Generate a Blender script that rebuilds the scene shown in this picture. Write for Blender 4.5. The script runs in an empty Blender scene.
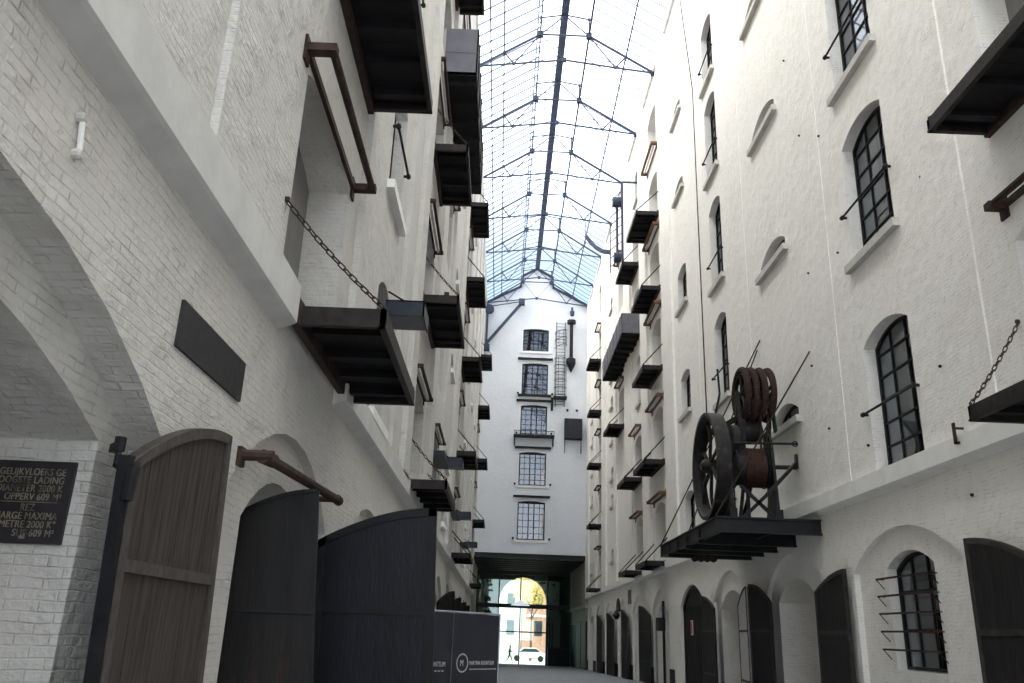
import bpy, bmesh, math, random
from mathutils import Vector, Matrix
from mathutils.geometry import tessellate_polygon
random.seed(7)
scene = bpy.context.scene
COL = scene.collection
pi = math.pi

# ------------------------------------------------------------------ materials
def new_mat(name):
    m = bpy.data.materials.new(name); m.use_nodes = True
    nt = m.node_tree; b = nt.nodes['Principled BSDF']
    return m, nt, b

def mth(nt, op, a, b=None, clamp=False):
    n = nt.nodes.new('ShaderNodeMath'); n.operation = op; n.use_clamp = clamp
    for i, v in enumerate((a, b)):
        if v is None: continue
        if isinstance(v, (int, float)): n.inputs[i].default_value = v
        else: nt.links.new(v, n.inputs[i])
    return n.outputs[0]

def mixc(nt, fac, a, b, mode='MIX'):
    n = nt.nodes.new('ShaderNodeMix'); n.data_type = 'RGBA'; n.blend_type = mode
    for sock, v in ((n.inputs['Factor'], fac), (n.inputs[6], a), (n.inputs[7], b)):
        if isinstance(v, (int, float)): sock.default_value = v
        elif isinstance(v, tuple): sock.default_value = (*v, 1) if len(v) == 3 else v
        else: nt.links.new(v, sock)
    return n.outputs[2]

def noise(nt, vec, scale, detail=4, rough=.55):
    n = nt.nodes.new('ShaderNodeTexNoise'); n.inputs['Scale'].default_value = scale
    n.inputs['Detail'].default_value = detail; n.inputs['Roughness'].default_value = rough
    nt.links.new(vec, n.inputs['Vector']); return n.outputs['Fac']

def ramp(nt, f, lo, hi):
    n = nt.nodes.new('ShaderNodeMapRange'); n.inputs[1].default_value = lo; n.inputs[2].default_value = hi
    nt.links.new(f, n.inputs[0]); return n.outputs[0]

def brick_white(name, col, bump=.5, crack=.5, warm=(.70, .66, .58)):
    m, nt, b = new_mat(name)
    tc = nt.nodes.new('ShaderNodeTexCoord'); sep = nt.nodes.new('ShaderNodeSeparateXYZ')
    nt.links.new(tc.outputs['Object'], sep.inputs[0])
    u = mth(nt, 'ADD', sep.outputs[0], sep.outputs[1])
    comb = nt.nodes.new('ShaderNodeCombineXYZ')
    sn_ = nt.nodes.new('ShaderNodeSeparateXYZ'); nt.links.new(tc.outputs['Normal'], sn_.inputs[0])
    fl = mth(nt, 'GREATER_THAN', mth(nt, 'ABSOLUTE', sn_.outputs[2]), .45)
    inv = mth(nt, 'SUBTRACT', 1, fl)
    u = mth(nt, 'ADD', mth(nt, 'MULTIPLY', u, inv), mth(nt, 'MULTIPLY', sep.outputs[0], fl))
    wob = noise(nt, tc.outputs['Object'], 1.7, 3)
    z = mth(nt, 'ADD', mth(nt, 'ADD', mth(nt, 'MULTIPLY', sep.outputs[2], inv), mth(nt, 'MULTIPLY', sep.outputs[1], fl)), mth(nt, 'MULTIPLY', wob, .07))
    nt.links.new(u, comb.inputs[0]); nt.links.new(z, comb.inputs[1])
    br = nt.nodes.new('ShaderNodeTexBrick')
    br.inputs['Scale'].default_value = 1; br.inputs['Brick Width'].default_value = .21
    br.inputs['Row Height'].default_value = .066; br.inputs['Mortar Size'].default_value = .007
    br.inputs['Mortar Smooth'].default_value = .6
    br.inputs['Color1'].default_value = (1, 1, 1, 1); br.inputs['Color2'].default_value = (.8, .8, .8, 1)
    nt.links.new(comb.outputs[0], br.inputs['Vector'])
    big = noise(nt, tc.outputs['Object'], .55, 5)
    mid = noise(nt, tc.outputs['Object'], 3.2, 5)
    fine = noise(nt, tc.outputs['Object'], 26, 3)
    openj = mth(nt, 'MULTIPLY', br.outputs['Fac'], ramp(nt, noise(nt, tc.outputs['Object'], 5.5, 4, .7), .50, .62), True)
    c = mixc(nt, mth(nt, 'MULTIPLY', ramp(nt, big, .52, .72), .35), col, warm)
    c = mixc(nt, mth(nt, 'MULTIPLY', ramp(nt, mid, .6, .8), .35), c, tuple(v * .8 for v in col))
    c = mixc(nt, mth(nt, 'MULTIPLY', openj, crack), c, (.16, .14, .12))
    nt.links.new(c, b.inputs['Base Color']); b.inputs['Roughness'].default_value = .75
    h = mth(nt, 'ADD', mth(nt, 'MULTIPLY', mth(nt, 'SUBTRACT', 1, br.outputs['Fac']), mth(nt, 'ADD', .18, ramp(nt, mid, .45, .68))),
            mth(nt, 'ADD', mth(nt, 'MULTIPLY', fine, .5), mth(nt, 'MULTIPLY', mid, 1.6)))
    bp = nt.nodes.new('ShaderNodeBump'); bp.inputs['Strength'].default_value = bump; bp.inputs['Distance'].default_value = .02
    nt.links.new(h, bp.inputs['Height']); nt.links.new(bp.outputs[0], b.inputs['Normal'])
    return m

def plain(name, col, rough=.6, metal=0, var=.25, scale=4, spot=None, spotth=(.58, .72), bump=.15, stretch=None):
    m, nt, b = new_mat(name)
    tc = nt.nodes.new('ShaderNodeTexCoord'); vec = tc.outputs['Object']
    if stretch:
        mp = nt.nodes.new('ShaderNodeMapping'); mp.inputs['Scale'].default_value = stretch
        nt.links.new(vec, mp.inputs[0]); vec = mp.outputs[0]
    n = noise(nt, vec, scale, 6)
    c = mixc(nt, ramp(nt, n, .3, .7), tuple(v * (1 - var) for v in col), tuple(min(1, v * (1 + var)) for v in col))
    if spot:
        n2 = noise(nt, vec, scale * .6, 5, .65)
        c = mixc(nt, ramp(nt, n2, *spotth), c, spot)
    nt.links.new(c, b.inputs['Base Color'])
    b.inputs['Roughness'].default_value = rough; b.inputs['Metallic'].default_value = metal
    b.inputs['Specular IOR Level'].default_value = .25
    if bump:
        bp = nt.nodes.new('ShaderNodeBump'); bp.inputs['Strength'].default_value = bump; bp.inputs['Distance'].default_value = .01
        nt.links.new(noise(nt, vec, scale * 5, 3), bp.inputs['Height']); nt.links.new(bp.outputs[0], b.inputs['Normal'])
    return m

def glass_mat(name, tint, gl, fac, rough=.02):
    m = bpy.data.materials.new(name); m.use_nodes = True; nt = m.node_tree; nt.nodes.clear()
    o = nt.nodes.new('ShaderNodeOutputMaterial'); t = nt.nodes.new('ShaderNodeBsdfTransparent'); g = nt.nodes.new('ShaderNodeBsdfGlossy')
    mx = nt.nodes.new('ShaderNodeMixShader'); t.inputs[0].default_value = (*tint, 1); g.inputs[0].default_value = (*gl, 1)
    g.inputs['Roughness'].default_value = rough; mx.inputs[0].default_value = fac
    nt.links.new(t.outputs[0], mx.inputs[1]); nt.links.new(g.outputs[0], mx.inputs[2]); nt.links.new(mx.outputs[0], o.inputs[0])
    return m

M = {}
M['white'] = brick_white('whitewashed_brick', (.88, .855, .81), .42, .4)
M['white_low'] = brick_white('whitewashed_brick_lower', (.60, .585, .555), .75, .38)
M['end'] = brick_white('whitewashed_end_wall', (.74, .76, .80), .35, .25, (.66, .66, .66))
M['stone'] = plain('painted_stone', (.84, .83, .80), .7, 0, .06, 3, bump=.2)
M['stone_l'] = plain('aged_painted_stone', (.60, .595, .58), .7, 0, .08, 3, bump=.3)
M['sill'] = plain('sill_stone', (.55, .54, .50), .7, 0, .12, 5)
M['void'] = plain('dark_interior', (.012, .013, .016), .9, 0, .1)
M['deck'] = plain('black_timber', (.007, .007, .009), .75, 0, .4, 3, spot=(.022, .02, .018), spotth=(.55, .8))
M['edge'] = plain('worn_edge_iron', (.026, .021, .02), .6, .2, .4, 7, spot=(.08, .035, .02), spotth=(.62, .8))
M['iron'] = plain('dark_iron', (.02, .02, .023), .55, .4, .35, 6)
M['rust'] = plain('rusty_iron', (.055, .036, .030), .75, .3, .4, 8, spot=(.10, .045, .025))
M['brown'] = plain('brown_guide_timber', (.16, .085, .05), .7, 0, .35, 6)
M['chain'] = plain('chain_iron', (.06, .04, .034), .65, .4, .4, 20)
M['truss'] = plain('blue_grey_painted_steel', (.05, .06, .095), .55, .2, .15, 4)
M['bar'] = plain('glazing_bar_steel', (.16, .20, .30), .5, .2, .1, 4, bump=0)
M['oak'] = plain('weathered_oak', (.056, .048, .042), .8, 0, .45, 3, spot=(.028, .024, .022), spotth=(.5, .75), stretch=(9, 9, .6), bump=.4)
M['oakf'] = plain('weathered_oak_frame', (.075, .066, .06), .75, 0, .3, 6, stretch=(3, 3, 1.5), bump=.4)
M['door'] = plain('tarred_door', (.009, .0085, .0085), .6, 0, .5, 2.5, spot=(.06, .025, .013), spotth=(.62, .84), stretch=(3, 3, .5), bump=.4)
M['doorf'] = plain('dark_door_iron_frame', (.013, .013, .014), .5, .3, .3, 5)
M['door_blue'] = plain('blue_black_door', (.005, .006, .010), .45, 0, .4, 2.2, stretch=(3, 3, .6), bump=.3)
M['door_b'] = plain('brown_black_door', (.018, .016, .0155), .65, 0, .45, 3, stretch=(5, 5, .6), bump=.4)
M['steel'] = plain('blue_grey_sheet_steel', (.035, .041, .052), .5, .3, .2, 3)
M['gsteel'] = plain('grey_sheet_panel', (.15, .15, .17), .6, .1, .1, 3)
M['beam'] = plain('dark_steel_beam', (.020, .021, .022), .5, .35, .3, 5)
M['wheel'] = plain('worn_cast_iron', (.026, .024, .024), .5, .5, .4, 6, spot=(.12, .075, .05))
M['rope'] = plain('greasy_rope', (.040, .022, .019), .8, 0, .45, 30, stretch=(1, 1, 1), bump=.6)
M['drum'] = plain('rusted_drum', (.055, .025, .016), .75, .2, .5, 7, spot=(.05, .04, .035))
M['slate'] = plain('slate_board', (.035, .034, .037), .7, 0, .25, 5, stretch=(1, 2, 8))
M['signb'] = plain('black_enamel_sign', (.030, .027, .030), .5, 0, .3, 6, spot=(.33, .34, .38), spotth=(.70, .76))
M['letters'] = plain('sign_letter_cream', (.24, .21, .16), .6, 0, .3, 12, spot=(.06, .05, .045), spotth=(.52, .66))
M['railgrey'] = plain('worn_grey_door_rail', (.045, .040, .038), .6, .1, .35, 6)
M['banner'] = plain('charcoal_mesh_banner', (.030, .030, .038), .85, 0, .12, 3)
M['bannertext'] = plain('banner_print_grey', (.42, .41, .42), .8, 0, .05)
M['galv'] = plain('galvanised_tube', (.40, .44, .48), .45, .6, .15)
M['asphalt'] = plain('grey_setts', (.27, .275, .29), .8, 0, .2, 3, bump=.5)
M['plinth'] = plain('tar_black_plinth', (.03, .03, .034), .8, 0, .2)
M['tun'] = plain('tunnel_plaster', (.34, .32, .28), .8, 0, .25, 1.5)
M['tund'] = plain('tunnel_dark_steel', (.06, .06, .058), .6, .2, .2)
M['redbrick'] = plain('red_brick_far', (.55, .30, .22), .8, 0, .15, 2)
M['pale'] = plain('pale_render_far', (.80, .78, .74), .8, 0, .08, 1)
M['pave'] = plain('sunlit_paving', (.75, .73, .70), .8, 0, .08, 1)
M['leaf'] = plain('autumn_leaves', (.62, .46, .12), .8, 0, .4, 3)
M['bark'] = plain('bark', (.12, .08, .06), .9)
M['carp'] = plain('car_paint_white', (.8, .8, .82), .3)
M['tyre'] = plain('tyre_rubber', (.02, .02, .02), .8)
M['cloth'] = plain('dark_clothing', (.025, .027, .04), .9)
M['skin'] = plain('skin', (.45, .28, .21), .6, bump=0)
M['hair'] = plain('dark_hair', (.03, .02, .015), .8)
M['red'] = plain('red_sign_paint', (.6, .05, .05), .5)
M['wpaint'] = plain('white_painted_timber', (.62, .60, .58), .6, 0, .12, 5)
M['greyboard'] = plain('grey_painted_boards', (.22, .215, .21), .75, 0, .12, 3, stretch=(6, 6, .5))
M['lampw'] = plain('white_lamp_enamel', (.75, .8, .85), .4)
M['lampw'].node_tree.nodes['Principled BSDF'].inputs['Emission Color'].default_value = (.8, .9, 1, 1); M['lampw'].node_tree.nodes['Principled BSDF'].inputs['Emission Strength'].default_value = .7
M['endglass'] = glass_mat('end_window_glass', (.35, .36, .38), (.70, .70, .72), .16)
M['glass'] = glass_mat('window_glass', (.45, .50, .52), (.72, .75, .80), .26)
M['roofglass'] = glass_mat('roof_glass', (.93, .96, .98), (.9, .95, 1), .04)
M['gateglass'] = glass_mat('gate_glass', (.80, .90, .86), (.8, .95, .9), .10)
M['duskglass'] = glass_mat('green_tinted_glass', (.30, .42, .38), (.5, .7, .65), .10)

# ------------------------------------------------------------------ mesh builder
class MB:
    def __init__(s): s.v = []; s.f = []; s.m = []
    def poly(s, pts, mi=0):
        b = len(s.v); s.v += [tuple(p) for p in pts]; s.f.append(tuple(range(b, b + len(pts)))); s.m.append(mi)
    def box(s, x0, x1, y0, y1, z0, z1, mi=0):
        b = len(s.v)
        s.v += [(x, y, z) for x in (x0, x1) for y in (y0, y1) for z in (z0, z1)]
        for q in ((0, 1, 3, 2), (4, 6, 7, 5), (0, 4, 5, 1), (2, 3, 7, 6), (0, 2, 6, 4), (1, 5, 7, 3)):
            s.f.append(tuple(b + i for i in q)); s.m.append(mi)
        return s
    def tube(s, a, b_, r, n=8, mi=0, r2=None, caps=True):
        a = Vector(a); c = Vector(b_); d = c - a
        if d.length < 1e-6: return s
        q = d.to_track_quat('Z', 'Y'); r2 = r if r2 is None else r2; b = len(s.v)
        for k in range(n):
            t = 2 * pi * (k + .5) / n; o = Vector((math.cos(t), math.sin(t), 0))
            s.v.append(tuple(a + q @ (o * r))); s.v.append(tuple(c + q @ (o * r2)))
        for k in range(n):
            i = b + 2 * k; j = b + 2 * ((k + 1) % n); s.f.append((i, j, j + 1, i + 1)); s.m.append(mi)
        if caps:
            s.f.append(tuple(b + 2 * k for k in range(n))[::-1]); s.f.append(tuple(b + 2 * k + 1 for k in range(n))); s.m += [mi, mi]
        return s
    def bar(s, a, b_, w, h, up=(0, 0, 1), mi=0):
        a = Vector(a); c = Vector(b_); d = (c - a).normalized(); up = Vector(up)
        sx = d.cross(up)
        if sx.length < 1e-4: sx = d.cross(Vector((1, 0, 0)))
        sx.normalize(); u = sx.cross(d).normalized(); b = len(s.v)
        for p in (a, c):
            for i, j in ((-1, -1), (1, -1), (1, 1), (-1, 1)): s.v.append(tuple(p + sx * (i * w / 2) + u * (j * h / 2)))
        for q in ((0, 3, 2, 1), (4, 5, 6, 7), (0, 1, 5, 4), (1, 2, 6, 5), (2, 3, 7, 6), (3, 0, 4, 7)):
            s.f.append(tuple(b + i for i in q)); s.m.append(mi)
        return s
    def lathe(s, c, axis, prof, n=24, mi=0, closed=False):
        """prof: list of (offset along axis, radius)"""
        c = Vector(c); q = Vector(axis).to_track_quat('Z', 'Y'); b = len(s.v); k = len(prof)
        for i in range(n):
            t = 2 * pi * i / n
            for (o, r) in prof: s.v.append(tuple(c + q @ Vector((math.cos(t) * r, math.sin(t) * r, o))))
        for i in range(n):
            for j in range(k if closed else k - 1):
                j2 = (j + 1) % k; i2 = (i + 1) % n
                s.f.append((b + i * k + j, b + i2 * k + j, b + i2 * k + j2, b + i * k + j2)); s.m.append(mi)
        return s
    def torus(s, c, axis, R, r, n=12, m=6, sx=1.0, long=None, mi=0):
        """ring; long= (direction, extra) stretches to a link"""
        c = Vector(c); q = Vector(axis).to_track_quat('Z', 'Y'); b = len(s.v)
        for i in range(n):
            t = 2 * pi * i / n; base = Vector((math.cos(t), math.sin(t), 0)); off = Vector((0, 0, 0))
            if long: off = Vector(long[0]) * (long[1] if (q @ base).dot(Vector(long[0])) > 0 else -long[1])
            for j in range(m):
                p = 2 * pi * j / m
                s.v.append(tuple(c + off + q @ (base * (R + r * math.cos(p)) + Vector((0, 0, r * math.sin(p))))))
        for i in range(n):
            for j in range(m):
                s.f.append((b + i * m + j, b + ((i + 1) % n) * m + j, b + ((i + 1) % n) * m + (j + 1) % m, b + i * m + (j + 1) % m)); s.m.append(mi)
        return s
    def prism(s, pts, d, mi=0):
        """closed polygon pts (3-D) extruded by vector d"""
        d = Vector(d); n = len(pts); P = [Vector(p) for p in pts]
        for t in tessellate_polygon([P]):
            s.poly([P[i] for i in t], mi); s.poly([P[i] + d for i in reversed(t)], mi)
        for i in range(n): s.poly([P[i], P[(i + 1) % n], P[(i + 1) % n] + d, P[i] + d], mi)
        return s
    def build(s, name, mats, parent=None, origin=None, smooth=False, fix=True):
        if not isinstance(mats, (list, tuple)): mats = [mats]
        if parent is not None:
            o = Vector((0, 0, 0)); p = parent
            while p is not None: o += p.location; p = p.parent
        elif origin == 'base':
            xs = [v[0] for v in s.v]; ys = [v[1] for v in s.v]; zs = [v[2] for v in s.v]
            o = Vector(((min(xs) + max(xs)) / 2, (min(ys) + max(ys)) / 2, min(zs)))
        else: o = Vector(origin) if origin else Vector((0, 0, 0))
        me = bpy.data.meshes.new(name)
        me.from_pydata([(v[0] - o.x, v[1] - o.y, v[2] - o.z) for v in s.v], [], s.f)
        for m in mats: me.materials.append(M[m] if isinstance(m, str) else m)
        me.polygons.foreach_set('material_index', s.m)
        me.update()
        if fix or smooth:
            bm = bmesh.new(); bm.from_mesh(me)
            bmesh.ops.remove_doubles(bm, verts=bm.verts, dist=1e-5)
            if fix: bmesh.ops.recalc_face_normals(bm, faces=bm.faces)
            if smooth:
                for f in bm.faces: f.smooth = True
                for e in bm.edges:
                    if len(e.link_faces) == 2 and e.calc_face_angle(0) > .7: e.smooth = False
            bm.to_mesh(me); bm.free()
        ob = bpy.data.objects.new(name, me); COL.objects.link(ob)
        if parent is not None: ob.parent = parent
        else: ob.location = o
        return ob

def thing(name, loc, label, cat, group=None):
    o = bpy.data.objects.new(name, None); COL.objects.link(o); o.location = loc; o.empty_display_size = .2
    return tag(o, label, cat, group)
def tag(o, label, cat, group=None):
    o['label'] = label; o['category'] = cat
    if group: o['group'] = group
    return o
def struct(o): o['kind'] = 'structure'; return o

# ------------------------------------------------------------------ main dimensions (metres; camera at x=0,y=0,z=1.6)
RX, LX = 7.3, -2.3            # upper wall planes
RXL, LXL = 7.38, -2.36        # ground-floor wall planes
EY = 72.4                     # face of the end building
TOP = 30.6
YN = -13.0                     # near end of the built walls
def gz(y): return -max(0., y - 18) * .0195

# ------------------------------------------------------------------ facade with arched holes
def arch(a0, a1, z0, z1, rise, n=10):
    pts = [(a0, z0), (a1, z0)]
    if rise <= 0: return pts + [(a1, z1), (a0, z1)]
    w = (a1 - a0) / 2; c = (a0 + a1) / 2; r = min(rise, w * .999); R = (w * w + r * r) / (2 * r); cz = z1 - R
    th = math.asin(min(1, w / R))
    for i in range(n + 1):
        t = th - 2 * th * i / n; pts.append((c + R * math.sin(t), cz + R * math.cos(t)))
    return pts

def fill(mb, P3, outer, inner, mi=0):
    loops = [[Vector((a, b, 0)) for a, b in outer]]
    if inner: loops.append([Vector((a, b, 0)) for a, b in inner])
    flat = [p for l in loops for p in l]
    for t in tessellate_polygon(loops): mb.poly([P3(flat[i].x, flat[i].y) for i in t], mi)

def hole(mb, plane, depth_dir, h, lvl=0., mi=0):
    """reveals + back of one hole; h = dict(a0,a1,z0,z1,rise,depth,back,inner)"""
    pl = arch(h['a0'], h['a1'], h['z0'], h['z1'], h.get('rise', 0)); d = h.get('depth', .4)
    A = plane(lvl); B = plane(lvl + d)
    for i in range(len(pl)):
        p, q = pl[i], pl[(i + 1) % len(pl)]
        mb.poly([A(*p), A(*q), B(*q), B(*p)], mi)
    inner = h.get('inner')
    if inner:
        fill(mb, B, pl, arch(inner['a0'], inner['a1'], inner['z0'], inner['z1'], inner.get('rise', 0)), mi)
        hole(mb, plane, depth_dir, inner, lvl + d, mi)
    elif h.get('back', 0) is not None: fill(mb, B, pl, None, h.get('back', 0))

def facade(mb, plane, cols, zlo, zhi, mi=0):
    for (a, b, hs) in cols:
        hs = sorted(hs, key=lambda h: h['z0'])
        cuts = [zlo] + [(hs[i]['z1'] + hs[i + 1]['z0']) / 2 for i in range(len(hs) - 1)] + [zhi]
        F = plane(0)
        if not hs: mb.poly([F(a, zlo), F(b, zlo), F(b, zhi), F(a, zhi)], mi)
        for i, h in enumerate(hs):
            z0, z1 = cuts[i], cuts[i + 1]
            fill(mb, F, [(a, z0), (b, z0), (b, z1), (a, z1)], arch(h['a0'], h['a1'], h['z0'], h['z1'], h.get('rise', 0)), mi)
            hole(mb, plane, None, h, 0, mi)

def xplane(X, s): return lambda d: (lambda a, z: (X + s * d, a, z))
def yplane(Y): return lambda d: (lambda a, z: (a, Y + d, z))

LV = [4.6, 9.1, 13.6, 17.7, 21.8, 25.9]
WZ = [(4.85, 7.65), (9.3, 12.35), (13.55, 16.85), (17.95, 21.3), (22.1, 24.9)]
def opn(a0, a1, skip=(), back=2):   # loading openings, one per storey
    return [dict(a0=a0, a1=a1, z0=LV[i] + .22, z1=LV[i] + 2.95, rise=.3, depth=.55, back=back) for i in range(6) if i not in skip]
def wins(a0, a1, zs, rise=.28): return [dict(a0=a0, a1=a1, z0=z[0], z1=z[1], rise=rise, depth=.30, inner=dict(a0=a0 + .02, a1=a1 - .02, z0=z[0] + .02, z1=z[1] - .02, rise=rise, depth=.6, back=1)) for z in zs]

LUN = [(6.95, 7.5), (11.65, 12.25), (16.0, 16.65), (20.4, 21.05), (24.5, 25.1)]
S2Z = [(5.2, 7.1), (10.25, 12.05), (14.95, 16.75)]
S2L = [(20.3, 20.95), (24.3, 24.95)]
SLZ = [(6.2, 7.0), (9.8, 10.6), (11.6, 12.4), (14.1, 14.9), (16.6, 17.4), (18.6, 19.4), (23.8, 24.8)]
E2W = [(13.75, 16.5), (26.3, 28.3)]
rcols = [(YN, 7.4, []), (7.4, 11.8, opn(8.2, 10.8)), (11.8, 17.5, wins(14.15, 16.1, WZ)), (17.5, 23.8, wins(20.05, 22.2, LUN, .33)),
         (23.8, 30.3, wins(26.15, 27.75, WZ)), (30.3, 34.8, wins(31.8, 33.5, S2Z + S2L, .2)),
         (34.8, 41.4, opn(37.6, 40.1)), (41.4, 48.2, opn(43.6, 45.9, (2, 5)) + wins(43.6, 44.8, E2W)), (48.2, 54, opn(49.8, 52.3, (0, 1, 5))),
         (54, 59, wins(55.2, 56.4, SLZ, .15)), (59, 65.5, opn(61.6, 63.6)), (65.5, EY, wins(67.8, 68.8, SLZ, .1))]
W = MB(); facade(W, xplane(RX, 1), rcols, 4.75, TOP + .1)
def pil(mb, X, s, y0, y1, p, z0=4.8, z1=TOP): mb.box(min(X, X - s * p), max(X, X - s * p), y0, y1, z0, z1)
for y0, y1, p in ((11.8, 13.0, .035), (17.3, 17.75, .014), (23.55, 24.0, .014), (30.1, 30.6, .02), (34.5, 36.7, .12), (40.9, 43.0, .12), (46.6, 49.2, .12), (53.0, 54.2, .14), (58.6, 60.9, .14), (64.6, 66.6, .14), (70.2, EY, .14)):
    pil(W, RX, 1, y0, y1, p)
# lower wall on the right, arcaded
def niche(a0, a1, zt, sp, i0, i1, it, back=0, depth=1.2, g=0.):
    return dict(a0=a0, a1=a1, z0=g, z1=zt, rise=zt - sp, depth=.12, inner=dict(a0=i0, a1=i1, z0=g, z1=it, rise=min(it - 2.55, .55), depth=depth, back=back))
g_ = -1.6
winN = dict(a0=13.55, a1=17.85, z0=g_, z1=3.74, rise=.72, depth=.12, inner=dict(a0=14.72, a1=16.55, z0=1.2, z1=3.30, rise=.28, depth=.24, inner=dict(a0=14.74, a1=16.53, z0=1.22, z1=3.28, rise=.28, depth=.6, back=1)))
lowr = [(YN, 7.4, []), (7.4, 12.3, [niche(8.0, 11.7, 3.6, 2.85, 8.5, 11.2, 3.1, 0, g=g_)]), (12.3, 18.4, [winN]),
        (18.4, 24.4, [niche(19.5, 23.8, 3.75, 2.85, 20.3, 23.2, 3.15, 0, g=g_)]), (24.4, 30.3, [niche(25.6, 29.8, 3.75, 2.85, 26.4, 29.3, 3.15, 0, g=g_)]),
        (30.3, 36.6, [dict(a0=31.2, a1=35.3, z0=g_, z1=3.6, rise=.75, depth=.22, back=0)]),
        (36.6, 42.8, [niche(37.8, 41.8, 3.72, 2.85, 38.4, 41.2, 3.12, 0, g=g_)]), (42.8, 49.4, [niche(44.0, 48.2, 3.72, 2.85, 44.6, 47.6, 3.2, 0, .5, g=g_)]),
        (49.4, 55.4, [niche(50.3, 54.2, 3.72, 2.85, 50.9, 53.6, 3.12, 1, .8, g=g_)]), (55.4, 61.6, [niche(56.4, 60.6, 3.72, 2.85, 57.0, 60.0, 3.2, 0, .5, g=g_)]),
        (61.6, 67.2, [niche(62.4, 66.2, 3.72, 2.85, 63.0, 65.6, 3.1, 1, .6, g=g_)]), (67.2, EY, [niche(68, 71.8, 3.72, 2.85, 68.5, 71.3, 3.1, 1, .6, g=g_)])]
facade(W, xplane(RXL, 1), lowr, g_, 4.78)
wr = struct(W.build('wall_right', ['white', 'void', 'greyboard'], fix=False))

# left wall
lw = lambda a0, a1, zs, r=.3: wins(a0, a1, zs, r)
LSL = [(5.4, 6.1), (7.6, 8.3), (11.4, 12.2), (15.2, 16.0), (19.6, 20.4), (24, 24.8)]
lcols = [(YN, 6.6, []), (6.6, 11.2, opn(7.6, 10.2)), (11.2, 17.4, lw(13.3, 14.9, [(5.0, 7.5), (9.2, 11.9), (13.55, 16.3), (17.95, 21), (22.1, 24.6)])),
         (17.4, 23.9, opn(19.7, 22.5)), (23.9, 30, opn(25.4, 28.0)), (30, 34.8, lw(31.6, 33.0, LSL, .2)), (34.8, 42.4, opn(37.6, 40.3)),
         (42.4, 48.6, lw(44.6, 46, LSL, .2)), (48.6, 54.6, lw(51, 52.4, LSL, .2)), (54.6, 59.4, lw(56.2, 57.4, LSL, .2)), (59.4, 66.4, opn(61.9, 64.5)), (66.4, EY, lw(68, 69.2, LSL, .2))]
W = MB(); facade(W, xplane(LX, -1), lcols, 4.75, TOP + .1)
for y0, y1, p in ((5.35, 5.9, .07), (10.9, 11.7, .11), (15.9, 16.6, .10), (17.9, 19.0, .13), (23.3, 24.9, .13), (28.7, 30.0, .12), (34.4, 36.7, .13), (41.2, 42.6, .13), (48.0, 49.4, .12), (53.6, 54.8, .12), (59, 61.2, .13), (65.2, 66.8, .13)):
    pil(W, LX, -1, y0, y1, p)
bigA = dict(a0=-.35, a1=5.75, z0=-.05, z1=3.63, rise=.93, depth=.26, inner=dict(a0=.1, a1=5.3, z0=-.05, z1=3.27, rise=.60, depth=3.6, back=0))
lowl = [(YN, 6.3, [bigA]), (6.3, 12.0, [niche(7.15, 11.35, 3.56, 2.75, 8.0, 10.55, 3.05, 0, 1.0, g=-.05)])]
yy = 12.0
for k in range(10):
    a = yy + .85; b = yy + 5.2
    lowl.append((yy, yy + 6.05 if k < 9 else EY, [niche(a, b, 3.56, 2.8, a + .6, b - .6, 3.05, 1, .5, g=g_)])); yy += 6.05
facade(W, xplane(LXL, -1), lowl[:3], -.05, 4.78); facade(W, xplane(LXL, -1), lowl[3:], g_, 4.78)
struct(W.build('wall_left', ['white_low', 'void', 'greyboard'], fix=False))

# string courses with coved underside
def ledge(name, s, xw, xl, y0, y1, zb, zt, mat='stone'):
    m = MB(); xf = xw - s * .13
    prof = [(xw, zt + .02), (xf, zt), (xf, zb), (xf + s * .03, zb - .02), (xl - s * .012, zb - .08), (xl + s * .02, zb - .09), (xl + s * .02, zt)]
    m.prism([(x, y0, z) for x, z in prof], (0, y1 - y0, 0))
    return struct(m.build(name, mat))
ledge('trim_1', 1, RX, RXL, YN, EY, 4.48, 4.80)
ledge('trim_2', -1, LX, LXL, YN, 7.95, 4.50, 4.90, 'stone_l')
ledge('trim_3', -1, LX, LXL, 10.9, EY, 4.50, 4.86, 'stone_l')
for i, (x0, x1) in enumerate(((RX - .12, RX + .5), (LX - .5, LX + .12))):
    struct(MB().box(x0, x1, YN, EY, TOP + .02, TOP + .16).build('trim_%d' % (4 + i), 'stone'))

# floor
F = MB()
for y0, y1 in ((-30, 18), (18, 91)):
    F.poly([(-7, y0, gz(y0)), (8.8, y0, gz(y0)), (8.8, y1, gz(y1)), (-7, y1, gz(y1))])
struct(F.build('floor', 'asphalt', fix=False))
# plinth band far right
P = MB()
for a, b in ((36.8, 37.8), (41.8, 44.0), (48.2, 50.3), (54.2, 56.4), (60.6, 62.4), (66.2, 68), (71.8, 72.4)): P.box(RXL - .03, RXL + .02, a, b, gz(b) - .1, gz(a) + .75)
for a, b in ((44.6, 47.6), (57, 60)): P.box(RXL + .68, RXL + .86, a, b, gz(b) - .1, gz(a) + .85)
struct(P.build('baseboard_right', 'plinth'))

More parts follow.
